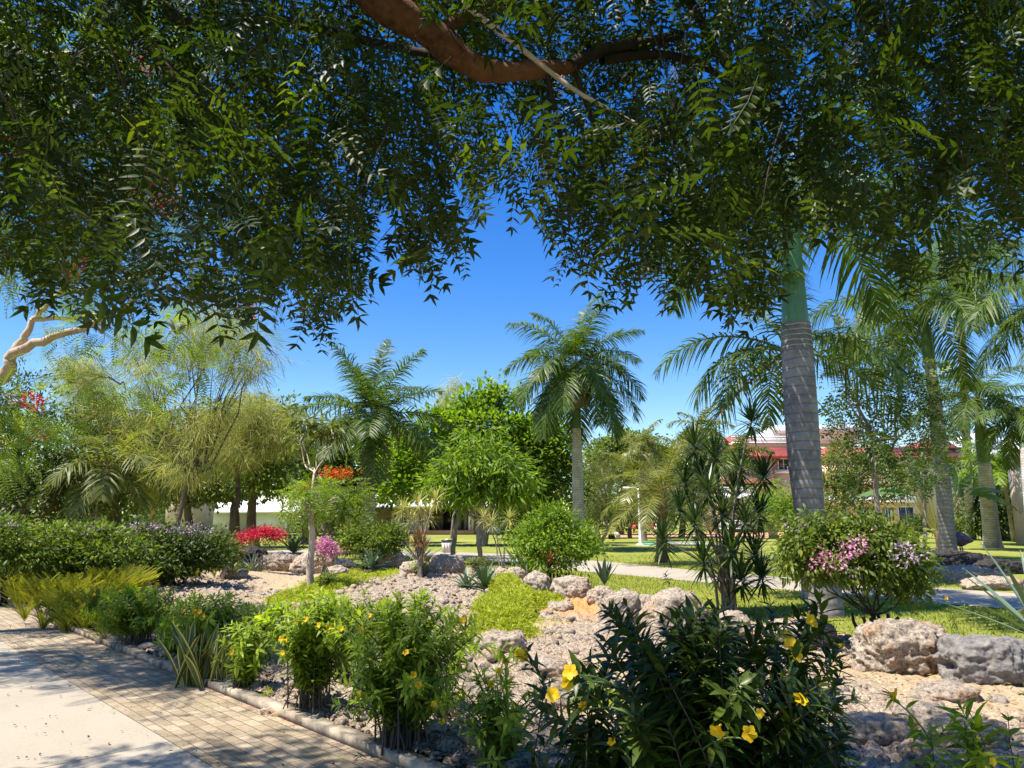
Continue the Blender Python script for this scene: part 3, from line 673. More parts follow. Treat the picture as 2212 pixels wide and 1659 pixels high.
def feather_tpl(n=9, L=.32, wd=.055, droop=.25):
    ts = [(np.array([(0, -.008, 0), (0, .008, 0), (1, .004, -droop), (1, -.004, -droop)]), np.array([(0, 1, 2, 3)]), np.zeros(4))]
    V, F = [], []
    for i in range(n):
        t = .12 + .86 * i / (n - 1)
        for s in (1, -1):
            l = L * math.sin(math.pi * (t * .8 + .15)) ** .7; z = -droop * t * t; b = len(V)
            V += [(t, 0, z), (t + l * .12 + wd / 2, s * l * .5, z + .03), (t + l * .45, s * l, z - .05 * l), (t + l * .12 - wd / 2, s * l * .5, z + .03)]; F.append((b, b + 1, b + 2, b + 3))
    return merge(ts + [(np.array(V, float), np.array(F), np.zeros(len(V)))])
FEA = feather_tpl()
def pinnate_tpl(n=6, L=.24, wd=.085, droop=.25, curve=.25, seg=3):
    ts = []; lt = leaf_tpl(wd / L, seg, .25, .18, curve, .4, 1.)
    a = np.array([(0, -.006, 0), (0, .006, 0), (.5, .005, -droop * .25), (.5, -.005, -droop * .25), (.95, .003, -droop * .9), (.95, -.003, -droop * .9)])
    ts.append((a, np.array([(0, 1, 2, 3), (3, 2, 4, 5)]), np.zeros(6)))
    for i in range(n):
        t = .22 + .74 * i / (n - 1); l = L * (1.05 - .35 * abs(t - .5)); z = -droop * t * t
        for s in (1, -1):
            V = lt[0] * l; V = V * np.array([1, s, 1]); ang = s * R(62 - 25 * t); c, q = math.cos(ang), math.sin(ang)
            V = np.stack([V[:, 0] * c - V[:, 1] * q, V[:, 0] * q + V[:, 1] * c, V[:, 2]], 1) + np.array([t + rng.normal(0, .01), 0, z]); ts.append((V, lt[1], lt[2]))
    V = lt[0] * L + np.array([.96, 0, -droop * .93]); ts.append((V, lt[1], lt[2]))
    return merge(ts)
NEEM = [pinnate_tpl(6, .25, .078, .35, .30), pinnate_tpl(5, .27, .088, .15, .26), pinnate_tpl(7, .23, .07, .5, .34)]
PIN = pinnate_tpl(5, .26, .10, .3, .1, 2)

# --- far belt
far = 'trees of the far belt'
tree('shade_tree', 'dense dark tree behind the red flowering bush at the left', 42, 520, [(460, 1010, 60, 60), (540, 990, 60, 60), (520, 1040, 70, 40), (590, 1010, 40, 55), (430, 1050, 40, 35)], 9000, RH, .30, 'dark', .35, group=far)
tree('shade_tree', 'bright leafy tree behind the casuarina at the left centre', 34, 560, [(520, 920, 60, 50), (590, 940, 45, 60), (480, 960, 50, 50), (560, 1010, 60, 50), (610, 900, 25, 30)], 9000, RH, .22, 'mid', .25, group=far)
tree('shade_tree', 'olive tree with fine leaves behind the thin casuarina trunk', 38, 430, [(400, 1000, 60, 60), (340, 1040, 60, 60), (450, 900, 40, 30), (440, 1055, 60, 35), (330, 950, 40, 40)], 8000, RH, .24, 'olive', .25, group=far)
tree('shade_tree', 'dark glossy tree at the far left behind the hedge', 24, 70, [(30, 880, 90, 70), (100, 960, 90, 80), (20, 1010, 80, 80), (150, 1050, 90, 70), (60, 1080, 100, 50), (-60, 930, 80, 100)], 14000, LF2, .16, 'dark', .3, group=far)
tree('shade_tree', 'leafy green tree behind the ferny small palm at the left', 28, 250, [(200, 970, 70, 50), (270, 1070, 80, 50), (180, 1060, 60, 60), (290, 960, 40, 50)], 9000, LF2, .16, 'mid', .25, group=far)
tree('shade_tree', 'round crowned tree between the two left royal palms', 48, 660, [(650, 960, 50, 45), (700, 990, 60, 50), (740, 950, 40, 30), (660, 1030, 70, 40)], 6500, RH, .30, 'mid', .3, group=far)
tree('shade_tree', 'dark low tree behind the sheathed royal palm', 50, 760, [(760, 1010, 60, 50), (730, 1060, 80, 40), (850, 1040, 60, 50), (860, 960, 40, 40)], 7000, RH, .32, 'dark', .3, group=far)
tree('shade_tree', 'dark dense tree right of the mango tree', 45, 1190, [(1170, 1020, 60, 60), (1200, 1070, 60, 45), (1140, 1070, 60, 40), (1195, 970, 40, 40)], 8000, RH, .26, 'mid', .3, group=far)
tree('shade_tree', 'grey green bush tree with bare stems right of the middle palm', 50, 1290, [(1290, 1060, 40, 50), (1300, 1010, 45, 40), (1340, 1080, 50, 35), (1270, 1100, 30, 25)], 6000, NEED, .5, 'olive', .15, stems=4, tmat='bark_grey', group=far)
tree('shade_tree', 'broad tree mass on the skyline beside the coconut palm', 75, 1340, [(1300, 980, 50, 28), (1360, 965, 45, 32), (1330, 1010, 80, 30), (1410, 985, 45, 28), (1440, 1010, 50, 30)], 9000, RH, .42, 'mid', .4, group=far)
tree('shade_tree', 'yellowish tree left of the red roofed hotel', 65, 1470, [(1480, 990, 55, 40), (1440, 1030, 60, 40), (1520, 1000, 40, 40), (1500, 1060, 60, 40)], 8000, RH, .32, 'olive', .3, group=far)
tree('shade_tree', 'dark tree behind the orange play tunnel', 62, 1360, [(1340, 1100, 50, 22), (1400, 1085, 60, 30), (1450, 1095, 50, 28), (1290, 1105, 40, 20)], 5000, RH, .30, 'dark', .2, group=far)
tree('bamboo_clump', 'feathery pale green bamboo right of the big palm trunk', 50, 1830, [(1830, 1000, 55, 45), (1870, 1050, 60, 40), (1800, 1060, 50, 40), (1920, 1040, 50, 40)], 7000, RHN, .34, 'olive', .1, stems=5, cat='bamboo', tmat='bark_grey')
tree('round_bush', 'bright green bush left of the big palm trunk below the hotel', 46, 1700, [(1690, 1085, 40, 32), (1725, 1100, 40, 28), (1690, 1120, 40, 22)], 5000, RH, .16, 'bright', .06, stems=5, cat='shrub', limbs=40)
tree('round_bush', 'small olive bush on the lawn below the hotel balcony', 68, 1640, [(1638, 1133, 13, 10), (1626, 1137, 9, 7)], 900, RH, .18, 'olive', .03, stems=4, cat='shrub')
tree('hedge_bush', 'clipped dark bush under the hotel window at the right', 62, 1975, [(1975, 1133, 22, 14), (1995, 1136, 18, 11)], 2200, RH, .18, 'dark', .04, stems=4, cat='shrub')
tree('hedge_bush', 'dark rounded bush beside the slim pale palm at the right', 60, 2070, [(2075, 1130, 22, 20), (2060, 1140, 20, 12)], 1800, RH, .2, 'mid', .04, stems=4, cat='shrub')
tree('shade_tree', 'dark leafy bush mass at the right edge behind the palms', 56, 2170, [(2140, 1100, 50, 40), (2195, 1080, 50, 50), (2170, 1130, 60, 25), (2120, 1050, 40, 30)], 7000, RHN, .5, 'dark', .12, stems=5, group=far)
tree('hedge_bush', 'dark box bush beside the white patio rail', 56, 1090, [(1095, 1130, 22, 30), (1130, 1125, 30, 30), (1110, 1100, 40, 22)], 5000, RH, .2, 'dark', .06, stems=4, cat='shrub')
# almond tree: tiered
tree('almond_tree', 'wide tiered sea almond tree behind the mango', 45, 1040, [(1010, 862, 22, 14), (1060, 836, 12, 16), (1080, 862, 30, 14), (1040, 880, 40, 16), (950, 905, 60, 14), (1040, 915, 100, 18), (1150, 920, 70, 15), (1190, 935, 40, 12),
     (900, 960, 50, 18), (980, 960, 60, 20), (1110, 965, 90, 18), (860, 1000, 50, 16), (1170, 985, 60, 16), (900, 1045, 60, 22), (1000, 1010, 80, 22), (850, 1062, 50, 14), (1120, 1030, 80, 25)],
     17000, BIG, .40, 'bright', .38, 'bark_grey', twigs=12, spread=.42, upb=1.6, hang=-.3, limbs=50, dep=.7)
tree('mango_tree', 'young mango tree with glossy drooping leaves on thin twin trunks', 27, 1050, [(1040, 960, 45, 30), (1000, 1010, 55, 40), (1080, 1010, 65, 45), (1040, 1045, 100, 36), (1110, 1055, 60, 32), (960, 1050, 40, 36), (985, 1062, 26, 24)],
     5600, MANGO, .34, 'bright', .075, 'bark_grey', twigs=14, spread=.22, hang=1.1, upb=.3, stems=2, limbs=50, split=.45)
tree('leaning_tree', 'slanted grey trunk left of the mango stems', 30, 980, [(1012, 1085, 22, 14)], 260, MANGO, .3, 'mid', .11, 'bark_grey', limbs=3)
# casuarinas
for (lab, Y, ft, ls, n_, tw) in [
  ('tall thin casuarina with a dark straight trunk at the left', 22, 392, [(410, 760, 70, 60), (440, 700, 80, 50), (300, 760, 60, 50), (520, 730, 60, 40), (330, 830, 60, 40), (520, 800, 50, 30), (360, 900, 60, 30), (470, 890, 60, 40), (430, 940, 60, 40), (560, 770, 40, 20), (410, 1000, 70, 40)], 9000, .09),
  ('weeping casuarina mass with tan drooping needles at the left', 27, 260, [(250, 900, 70, 40), (200, 860, 60, 50), (290, 970, 70, 50), (350, 1030, 60, 50), (220, 930, 60, 40), (170, 800, 50, 50)], 16000, .16),
  ('casuarina branch mass right of the thin trunk', 29, 480, [(480, 930, 60, 30), (560, 900, 60, 35), (500, 980, 60, 40), (590, 950, 50, 30), (540, 860, 30, 20)], 11000, .13)]:
    tree('casuarina_tree', lab, Y, ft, ls, n_, NEED, .42, 'casuarina', tw, 'bark_brown', twigs=26, spread=.2, hang=1.3, upb=.1, limbs=44, shell=.2, group='casuarina trees at the left', cat='tree')
tree('casuarina_tree', 'sparse casuarina tips rising behind the almond tree', 60, 975, [(985, 840, 14, 30), (960, 860, 16, 30), (975, 880, 30, 20)], 1600, NEED, .7, 'casuarina', .1, 'bark_grey', twigs=20, spread=.25, hang=1.2, limbs=30, group='casuarina trees at the left')
# small trees in bed
tree('frangipani_tree', 'tall bare limbed frangipani with leaf tufts behind the red bush', 26, 690, [(655, 915, 26, 10), (715, 925, 22, 10), (690, 935, 20, 8), (640, 940, 14, 8)], 420, MANGO, .36, 'olive', .07, 'bark_pale', twigs=12, spread=.2, stems=3, limbs=14, split=.75)
tree('flame_tree', 'small flame tree with orange blossom beside the sheathed palm', 25, 735, [(730, 1060, 46, 22), (680, 1085, 40, 20), (640, 1065, 22, 12), (760, 1090, 26, 16), (720, 1105, 36, 12)], 900, PIN, .36, 'feather', .06, 'bark_grey', twigs=8, spread=.22, upb=1.4, stems=2, flowers=[('orangeflower', 520, [(735, 1024, 36, 10), (660, 1052, 8, 8), (702, 1018, 8, 6)], .075)])
tree('pale_trunk_tree', 'young tree on a pale leaning trunk rooted in the rubble', 16.3, 677, [(655, 1085, 36, 12), (690, 1060, 36, 10), (640, 1115, 12, 22), (720, 1080, 24, 8)], 210, PIN, .34, 'feather', .085, 'bark_pale', twigs=7, spread=.14, hang=.7, upb=1.2, limbs=14, split=.98)
tree('leafy_tree', 'airy tree of pinnate leaves right of the big palm trunk', 19, 1888, [(1850, 720, 60, 30), (1890, 790, 70, 30), (1840, 840, 60, 26), (1930, 850, 60, 26), (1880, 900, 90, 26), (1990, 860, 60, 26), (1870, 960, 70, 26), (1960, 930, 70, 26), (1900, 1020, 70, 20), (1850, 1040, 40, 20), (1820, 780, 30, 60)],
     800, PIN, .54, 'dark', .085, 'bark_grey', twigs=9, spread=.18, upb=1.3, limbs=40, split=.8)
tree('leafy_tree', 'thin slanting tree with dark pinnate leaves near the right palm', 24, 1980, [(2000, 900, 50, 20), (1960, 990, 60, 22), (2040, 960, 50, 20), (2000, 1020, 60, 18)], 320, PIN, .5, 'dark', .07, 'bark_grey', twigs=7, spread=.25, upb=1.3)
print('verts trees ok')
# ------------------------------------------------------------------ shrubs with whorled leaves (allamanda)
ALL = leaf_tpl(.27, 4, .22, .32, 0, .45)
def flower(c, s, d, up=(0, 0, 1)):
    """five round petals on a trumpet; c world-relative, d facing"""
    d = nrm(np.array([d], float))[0]; a = nrm(np.array([np.cross(d, [0.1, .2, 1.])]))[0]; b_ = np.cross(d, a); pt = leaf_tpl(.82, 5, .22, .22, .12, .66, .55)
    X, N_ = [], []
    for k in range(5):
        t = k * 2 * math.pi / 5 + .3; v = math.cos(t) * a + math.sin(t) * b_; X.append(v + d * .45); N_.append(d - v * .4)
    g = inst(pt, frames(np.array(X), np.array(N_)), np.tile(c, (5, 1)), np.full(5, s), rng.random(5), 'yellowflower')
    t = tube([c - d * s * 1.1, c - d * s * .5, c - d * s * .05, c + d * s * .06], [s * .07, s * .12, s * .26, s * .34], 8, 'yellowflower', False)
    return [g, t]
def whorl(name, label, foot, Y, box_, nst, mat, leafL=.10, node=.05, flowers=(), r0=.006, tmat='stem', cat='shrub', group=None, low=.35, per=4, tpl=None, lean=.0, depth=.8, dropf=.0, fmat=None, spread=.15):
    """box_: (x0,x1,ytop,ybase) in picture units"""
    x0, x1, yt, yb = box_
    if Y > 100: Y = G(foot, Y)[1]
    sc = Y / FPX; b = W(foot, 1119, Y); b[2] = bz(b) if inbed(b[None, :2])[0] else 0
    rt = root(name, label, cat, b, group); tpl = tpl or ALL
    H = W(foot, yt, Y)[2] - b[2]; cx = (W((x0 + x1) / 2, 1119, Y)[0] - b[0]); wx = (x1 - x0) / 2 * sc; st, X, N_, P, Rn, Sz = [], [], [], [], [], []
    for k in range(nst):
        a = rng.random() * 2 * math.pi; q = math.sqrt(rng.random()); tip = np.array([cx + wx * q * math.cos(a) * .96, wx * depth * q * math.sin(a), H * (1 - .18 * q ** 2 - .55 * rng.random() * (rng.random() < .6)) * rng.uniform(.85, 1.0)])
        s0 = np.array([rng.normal(0, spread * wx), rng.normal(0, spread * wx), -.02])
        pa = path(s0, tip, np.array([-tip[0] * .16, -tip[1] * .16, H * .08]) + rng.normal(0, .02, 3), 9); st.append(tube(pa, np.linspace(r0, r0 * .3, 9), 5, tmat, False, rng.random()))
        Ln = np.linalg.norm(tip - s0); nn = max(3, int(Ln * (1 - low) / node)); base = rng.normal(.45, .15)
        for j in range(nn):
            t = low + (1 - low) * (j + rng.random() * .4) / nn; f = t * 8; i = min(int(f), 7); c = pa[i] + (pa[i + 1] - pa[i]) * (f - i); tg = nrm((pa[i + 1] - pa[i])[None])[0]
            u = nrm(np.cross(tg, [.3, .8, .1])[None])[0]; v = np.cross(tg, u); ph = rng.random() * 6.28
            for m_ in range(per):
                an = ph + m_ * 2 * math.pi / per + rng.normal(0, .2); o = math.cos(an) * u + math.sin(an) * v; up = .25 + .9 * max(0, t - .75) / .25
                X.append(o + tg * up + rng.normal(0, .12, 3) - np.array([0, 0, dropf * (1.2 - t)])); N_.append(tg + rng.normal(0, .15, 3) + np.array([0, 0, .4])); P.append(c); Rn.append(np.clip(base + (t - .7) * .5 + rng.normal(0, .14), 0, 1))
                Sz.append(leafL * (1 - .4 * (t > .93)) * rng.uniform(.7, 1.15))
    X, N_, P = map(np.array, (X, N_, P))
    mk('stem', st, rt); mk('foliage', [inst(tpl, frames(X, N_), P, Sz, np.array(Rn), mat)], rt)
    for i, f in enumerate(flowers):
        px, py = f[0], f[1]; dy = f[2] if len(f) > 2 else -.95 * wx * depth; c = W(px, py, Y + dy) - b
        dd = np.linalg.norm(P - c, axis=1) + .6 * np.maximum(P[:, 2] - c[2] + .05, 0); q = P[int(np.argmin(dd + (dd < .03)))]
        pa = path(q, c - np.array([0, 0, .02]), (0, 0, .02), 6); mk('flower_stalk', [tube(pa, np.linspace(.004, .0022, 6), 5, 'stemgreen', False)], rt)
        L_ = np.linalg.norm(q - c); k_ = max(2, int(L_ / .03))
        if L_ > .05:
            tt_ = rng.random(k_ * 2); o_ = sph(k_ * 2) + nrm((c - q)[None]) * .6; mk('flower_stalk_leaves', [inst(tpl, frames(o_, sph(k_ * 2) * .4 + np.array([0, 0, 1.])), q + (c - q) * tt_[:, None], leafL * rng.uniform(.5, 1., k_ * 2), np.clip(rng.normal(.5, .15, k_ * 2), 0, 1), mat)], rt)
        d = f[3] if len(f) > 3 else (rng.normal(0, .5), -1, rng.normal(.3, .4)); s = (f[4] if len(f) > 4 else .032) * .8
        mk('flower', flower(c, s, d), rt)
    return rt
G1 = 'allamanda shrubs along the kerb'
whorl('allamanda_shrub', 'allamanda beside the ferns with several yellow blooms near its top', 320, 1403, (195, 425, 1252, 1430), 62, 'allamanda', .095, .042, [(237, 1259), (268, 1253), (330, 1268), (298, 1286), (262, 1277), (340, 1262)], group=G1, depth=.7)
whorl('allamanda_shrub', 'allamanda behind the yellow edged snake plant with a bunch of blooms', 470, 1458, (350, 590, 1268, 1480), 76, 'allamanda', .10, .042, [(424, 1328), (432, 1322), (420, 1319), (398, 1320), (441, 1330)], group=G1, depth=.8)
whorl('allamanda_shrub', 'leafy allamanda with bare woody canes right of the snake plant', 545, 1500, (480, 625, 1320, 1520), 40, 'allamanda', .10, .05, [(500, 1410)], group=G1, low=.25)
whorl('allamanda_shrub', 'bright allamanda with a row of yellow blooms on its left side', 690, 1552, (560, 815, 1265, 1570), 76, 'allamanda', .10, .042, [(640, 1342), (660, 1338), (616, 1386), (608, 1380), (690, 1350), (710, 1355), (737, 1358), (612, 1410)], group=G1, low=.2)
whorl('allamanda_shrub', 'tall middle allamanda over a dark forked woody base', 880, 1630, (715, 1045, 1262, 1640), 92, 'allamanda', .10, .042, [(877, 1410), (893, 1458), (1000, 1340), (905, 1480, -.9), (955, 1560), (775, 1500), (938, 1522), (780, 1360)], group=G1, low=.25, r0=.009)
whorl('allamanda_shrub', 'small open allamanda between the kerb end and the dark bush', 1085, 1680, (940, 1220, 1430, 1670), 34, 'allamanda', .10, .055, [(1092, 1428), (1180, 1493), (1060, 1478), (1080, 1450)], group=G1, low=.25, r0=.009)
whorl('allamanda_shrub', 'low leafy shrub filling the kerb side between the ferns and the snake plant', 405, 1428, (350, 460, 1330, 1480), 34, 'allamanda', .09, .042, [(372, 1425), (395, 1322)], group=G1, low=.1)
whorl('allamanda_shrub', 'leafy shoots behind the allamanda with the row of blooms', 760, 1500, (660, 880, 1262, 1540), 44, 'allamanda', .10, .045, [(800, 1330), (830, 1300)], group=G1, low=.3)
whorl('allamanda_shrub', 'leafy shoots standing in the rubble behind the snake plant', 560, 1440, (480, 660, 1290, 1480), 40, 'allamanda', .095, .045, [], group=G1, low=.2)
whorl('allamanda_shrub', 'young leafy sprout at the kerb foot left of the middle allamanda', 790, 1575, (760, 850, 1490, 1570), 6, 'allamanda', .07, .05, [], low=.2, r0=.004)
whorl('allamanda_shrub', 'allamanda sprigs rising before the yellow green mound', 960, 1570, (880, 1060, 1290, 1560), 18, 'allamanda', .12, .06, [(1120, 1412, -.5, (-.2, -1, .2), .045)], group=G1, low=.35)
whorl('allamanda_shrub', 'big dark allamanda in deep shade at the bottom right with open yellow blooms', 1480, 2.75, (1120, 1840, 1262, 1780), 120, 'allamandashaded', .105, .036,
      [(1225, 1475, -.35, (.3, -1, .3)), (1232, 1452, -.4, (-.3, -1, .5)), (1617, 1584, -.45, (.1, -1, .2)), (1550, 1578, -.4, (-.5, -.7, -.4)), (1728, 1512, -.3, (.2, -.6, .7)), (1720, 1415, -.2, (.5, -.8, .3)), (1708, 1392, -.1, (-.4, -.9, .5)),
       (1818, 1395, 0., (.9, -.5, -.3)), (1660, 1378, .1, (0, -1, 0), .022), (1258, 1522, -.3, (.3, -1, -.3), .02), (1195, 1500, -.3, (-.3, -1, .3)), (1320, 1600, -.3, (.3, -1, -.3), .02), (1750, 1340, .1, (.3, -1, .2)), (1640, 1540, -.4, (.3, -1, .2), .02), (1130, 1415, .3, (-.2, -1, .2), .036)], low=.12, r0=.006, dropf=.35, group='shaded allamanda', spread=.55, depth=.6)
whorl('allamanda_shrub', 'upright allamanda shoots of the dark bush reaching to the white stone', 1700, 3.3, (1560, 1850, 1225, 1700), 20, 'allamandashaded', .11, .05, [(1700, 1375, -.2, (.3, -1, .4), .036), (1760, 1352, -.2, (.8, -.6, .1), .03), (1730, 1400, -.25, (.1, -1, .3))], low=.3, r0=.005, group='shaded allamanda', spread=.5, depth=.5)
whorl('allamanda_shrub', 'low broad leaved sprigs with a yellow bloom at the bottom right corner', 2060, 2.9, (1880, 2230, 1500, 1800), 20, 'allamanda', .10, .05, [(1928, 1500, -.1, (.7, -.6, -.2), .04), (2143, 1645, -.3, (.2, -1, .2), .02)], low=.3, r0=.005, spread=.6, depth=.4, dropf=.5)
whorl('weed_sprig', 'small green weed growing on top of the big tan boulder', 2040, 8.9, (2020, 2065, 1290, 1380), 9, 'mid', .05, .06, [(2044, 1292, 0, (0, -1, .2), .03)], low=.3, r0=.003, cat='plant')
whorl('sapling', 'thin sapling with a tuft of leaves before the footpath', 1450, 13.0, (1425, 1462, 1215, 1300), 5, 'olive', .10, .06, [], low=.75, r0=.006, cat='plant', tpl=MANGO)
whorl('croton_bush', 'small speckled croton behind the tall round boulder', 1035, 18.3, (1000, 1072, 1196, 1262), 40, 'olive', .09, .05, [], low=.3, r0=.006)
for (a, b_, c_, d_, l) in ((1020, 1190, 1228, 9.9, 'low weeds'),):
    pass
whorl('weed_sprig', 'green sprigs between the croton and the low coral boulder', 905, 18.6, (880, 935, 1213, 1245), 20, 'bright', .10, .05, [], low=.1, r0=.004, cat='plant')
whorl('weed_sprig', 'leafy weeds at the foot of the pale leaning trunk', 705, 15.6, (688, 740, 1232, 1290), 26, 'mid', .09, .05, [], low=.1, r0=.004, cat='plant')

# bushes
def bush(name, label, Y, foot, lumps, n, tpl, size, mat, fl=None, stems=6, tr=.03, tm='bark_dark', **kw):
    k = dict(cat='shrub', limbs=40, twigs=9, spread=.07, upb=.6, shell=.4); k.update(kw)
    return tree(name, label, Y, foot, lumps, n, tpl, size, mat, tr, tm, stems=stems, flowers=fl, **k)
HG = 'flowering hedge shrubs at the left'
bush('bougainvillea_hedge', 'glossy dark hedge shrub with lilac blossom on top left of the red bush', 17, 400, [(330, 1175, 70, 40), (400, 1180, 70, 42), (460, 1190, 40, 34), (370, 1215, 90, 30)], 9000, LF2, .11, 'dark', [('lilacflower', 500, [(300, 1140, 40, 8), (380, 1142, 50, 8), (430, 1150, 40, 8)], .05)], group=HG)
bush('bougainvillea_hedge', 'sunlit green hedge shrub with big leaves left of the dark hedge shrub', 15.5, 200, [(150, 1170, 80, 36), (230, 1180, 70, 36), (180, 1205, 90, 36), (110, 1190, 60, 40)], 9000, LF2, .12, 'mid', [('lilacflower', 90, [(75, 1140, 20, 6), (190, 1145, 30, 6)], .05)], group=HG)
bush('bougainvillea_hedge', 'hedge shrub with mauve flecks at the left edge above the ferns', 14.5, 30, [(20, 1165, 70, 40), (-50, 1160, 70, 50), (60, 1195, 60, 36), (0, 1205, 70, 36)], 8000, LF2, .10, 'mid', [('lilacflower', 50, [(20, 1135, 40, 6)], .05)], group=HG)
bush('bougainvillea_shrub', 'pale stemmed shrub at the right end of the hedge', 19, 485, [(480, 1180, 26, 34), (500, 1200, 18, 20)], 1400, LF2, .11, 'olive', tm='bark_pale')
bush('round_shrub', 'dome of small dark glossy leaves on several thin trunks below the left palms', 21.5, 800, [(765, 1165, 42, 28), (815, 1160, 48, 28), (800, 1175, 66, 24), (850, 1165, 24, 20)], 8000, RH, .09, 'mid', stems=5, tr=.04, split=.45, twigs=18, spread=.08)
bush('round_shrub', 'light green dome shrub with red blooms on a dark multi stemmed base', 16, 1195, [(1150, 1160, 44, 36), (1210, 1160, 60, 40), (1180, 1120, 36, 24), (1260, 1175, 44, 30), (1190, 1195, 80, 32), (1215, 1110, 20, 18)], 9500, LF2, .095, 'bright', [('redflower', 30, [(1187, 1205, 12, 8, -.7), (1200, 1196, 6, 5, -.7)], .05)], stems=9, tr=.035, split=.5, twigs=22, spread=.09, shell=.25)
bush('bougainvillea_tree', 'low spreading bougainvillea with pink bracts on black twisted stems', 9.3, 1880, [(1760, 1185, 70, 36), (1840, 1160, 80, 36), (1920, 1175, 70, 40), (1730, 1215, 55, 20), (1830, 1222, 90, 28), (1955, 1225, 50, 40), (1900, 1240, 70, 26), (1770, 1240, 40, 12), (1965, 1272, 30, 24), (1760, 1130, 60, 16), (1850, 1120, 40, 14)],
     9500, leaf_tpl(.42, 3, .2, .35), .085, 'mid', [('pinkflower', 260, [(1810, 1192, 40, 14, -.55), (1790, 1215, 30, 10, -.55), (1850, 1175, 20, 8, -.6), (1860, 1165, 16, 10, -.5)], .045), ('lilacflower', 160, [(1950, 1200, 30, 20, -.5), (1985, 1225, 20, 14, -.5), (1720, 1142, 14, 6, -.4), (1840, 1230, 20, 8, -.6)], .045)],
     stems=11, tr=.03, split=.5, hang=.7, twigs=12, spread=.075, limbs=60)
bush('desert_rose', 'wide desert rose bush covered in crimson blossom', 21, 565, [(535, 1168, 26, 12), (590, 1165, 28, 12)], 500, LF2, .08, 'mid', [('redflower', 2600, [(565, 1152, 24, 12), (530, 1158, 20, 12), (598, 1156, 20, 12), (522, 1170, 8, 5), (580, 1148, 22, 8)], .055)], tm='bark_grey', tr=.02)
bush('desert_rose', 'round desert rose with pale pink blossom beside the pale trunk', 19, 705, [(700, 1195, 20, 12)], 260, LF2, .08, 'olive', [('pinkflower', 1500, [(702, 1178, 18, 14), (712, 1192, 18, 10)], .055)], tm='bark_grey', tr=.02)
# agaves, dracaenas, snake plant, ferns
def blades(n, L, w, el, droop=.2, seg=5, fold=.35, mat='agave', tip=.7, curl=0., rnd0=.45, c=(0, 0, 0), r0=.0, peak=.35, az=None, across=None):
    tpl = leaf_tpl(w / L, seg, fold, droop, 0, peak, tip)
    if across: # 5 vertices across for edged leaves
        V, F, E = [], [], []; t = np.linspace(0, 1, seg + 1)
        for x_ in t:
            a = x_ / peak if x_ < peak else (1 - x_) / (1 - peak); ww = w / L / 2 * max(.04, (.55 + .45 * math.sin(a * math.pi / 2)) if x_ < peak else math.sin(a * math.pi / 2) ** tip)
            for q in (-1, -.5, 0, .5, 1): V.append((x_, q * ww, -droop * x_ * x_ + fold * ww * q * q)); E.append(abs(q))
        for i in range(seg):
            for k in range(4): a_ = 5 * i + k; F.append((a_, a_ + 1, a_ + 6, a_ + 5))
        tpl = (np.array(V), np.array(F), np.array(E))
    a = (np.arange(n) * 2.399963 + rng.normal(0, .15, n)) if az is None else np.asarray(az, float); k = np.arange(n) / max(n - 1, 1)
    e = el[0] + (el[1] - el[0]) * k + rng.normal(0, .07, n); rad = np.stack([np.cos(a), np.sin(a), 0 * a], 1)
    X = rad * np.cos(e)[:, None] + np.array([0, 0, 1.]) * np.sin(e)[:, None]; N_ = -rad * np.sin(e)[:, None] + np.array([0, 0, 1.]) * np.cos(e)[:, None]
    if across: N_ = -rad + rng.normal(0, .5, (n, 3))
    return inst(tpl, frames(X, N_), np.array(c) + rad * r0, L * rng.uniform(.8, 1.08, n), np.clip(rng.normal(rnd0, .2, n), 0, 1), mat)
def agave(px, py, L, w, n, label, mat='agave', el=(.1, 1.35), droop=.15, name='agave'):
    b = G(px, py); b[2] = bz(b) if inbed(b[None, :2])[0] else 0; b[2] = max(b[2], .02) + .04
    rt = root(name, label, 'agave plant', b); mk('leaf_rosette', [blades(n, L, w, el, droop, 6, .45, mat, .8)], rt); return rt
agave(632, 1236, .78, .085, 30, 'green agave with stiff upright blades on the ridged boulder', 'agavegreen', (.35, 1.4), .02).location.z += .42
agave(800, 1252, .62, .12, 24, 'blue grey agave with wide arching leaves left of the round boulder').location.z += .1
agave(1046, 1305, .62, .10, 26, 'dark blue green agave in the middle of the bed', 'agavegreen', (.1, 1.4), .08)
agave(1008, 1300, .50, .09, 22, 'pale blue agave left of the dark blue green agave', 'agave', (.0, 1.2), .25)
agave(1140, 1268, 1.25, .07, 30, 'large agave with very long leaves sweeping up to the left', 'agavegreen', (.15, 1.3), .05).rotation_euler = (0, R(-16), 0)
agave(1306, 1292, .58, .10, 12, 'upright blue agave on the row of coral boulders', 'agave', (.85, 1.4), -.05).location.z += .2
agave(500, 1250, .5, .08, 16, 'grey agave in shade by the dark boulder at the hedge end', 'agave', (.2, 1.2), .15)
agave(905, 1240, .95, .10, 18, 'grey agave leaves around the foot of the reddish dracaena', 'agave', (.55, 1.2), .05)
agave(2260, 1400, 1.5, .11, 16, 'spiny agave at the right edge with one long leaf leaning left', 'agave', (.25, 1.2), .05)
agave(545, 1245, .7, .07, 12, 'thin greyish agave in front of the crimson desert rose', 'agave', (.5, 1.3), .1)
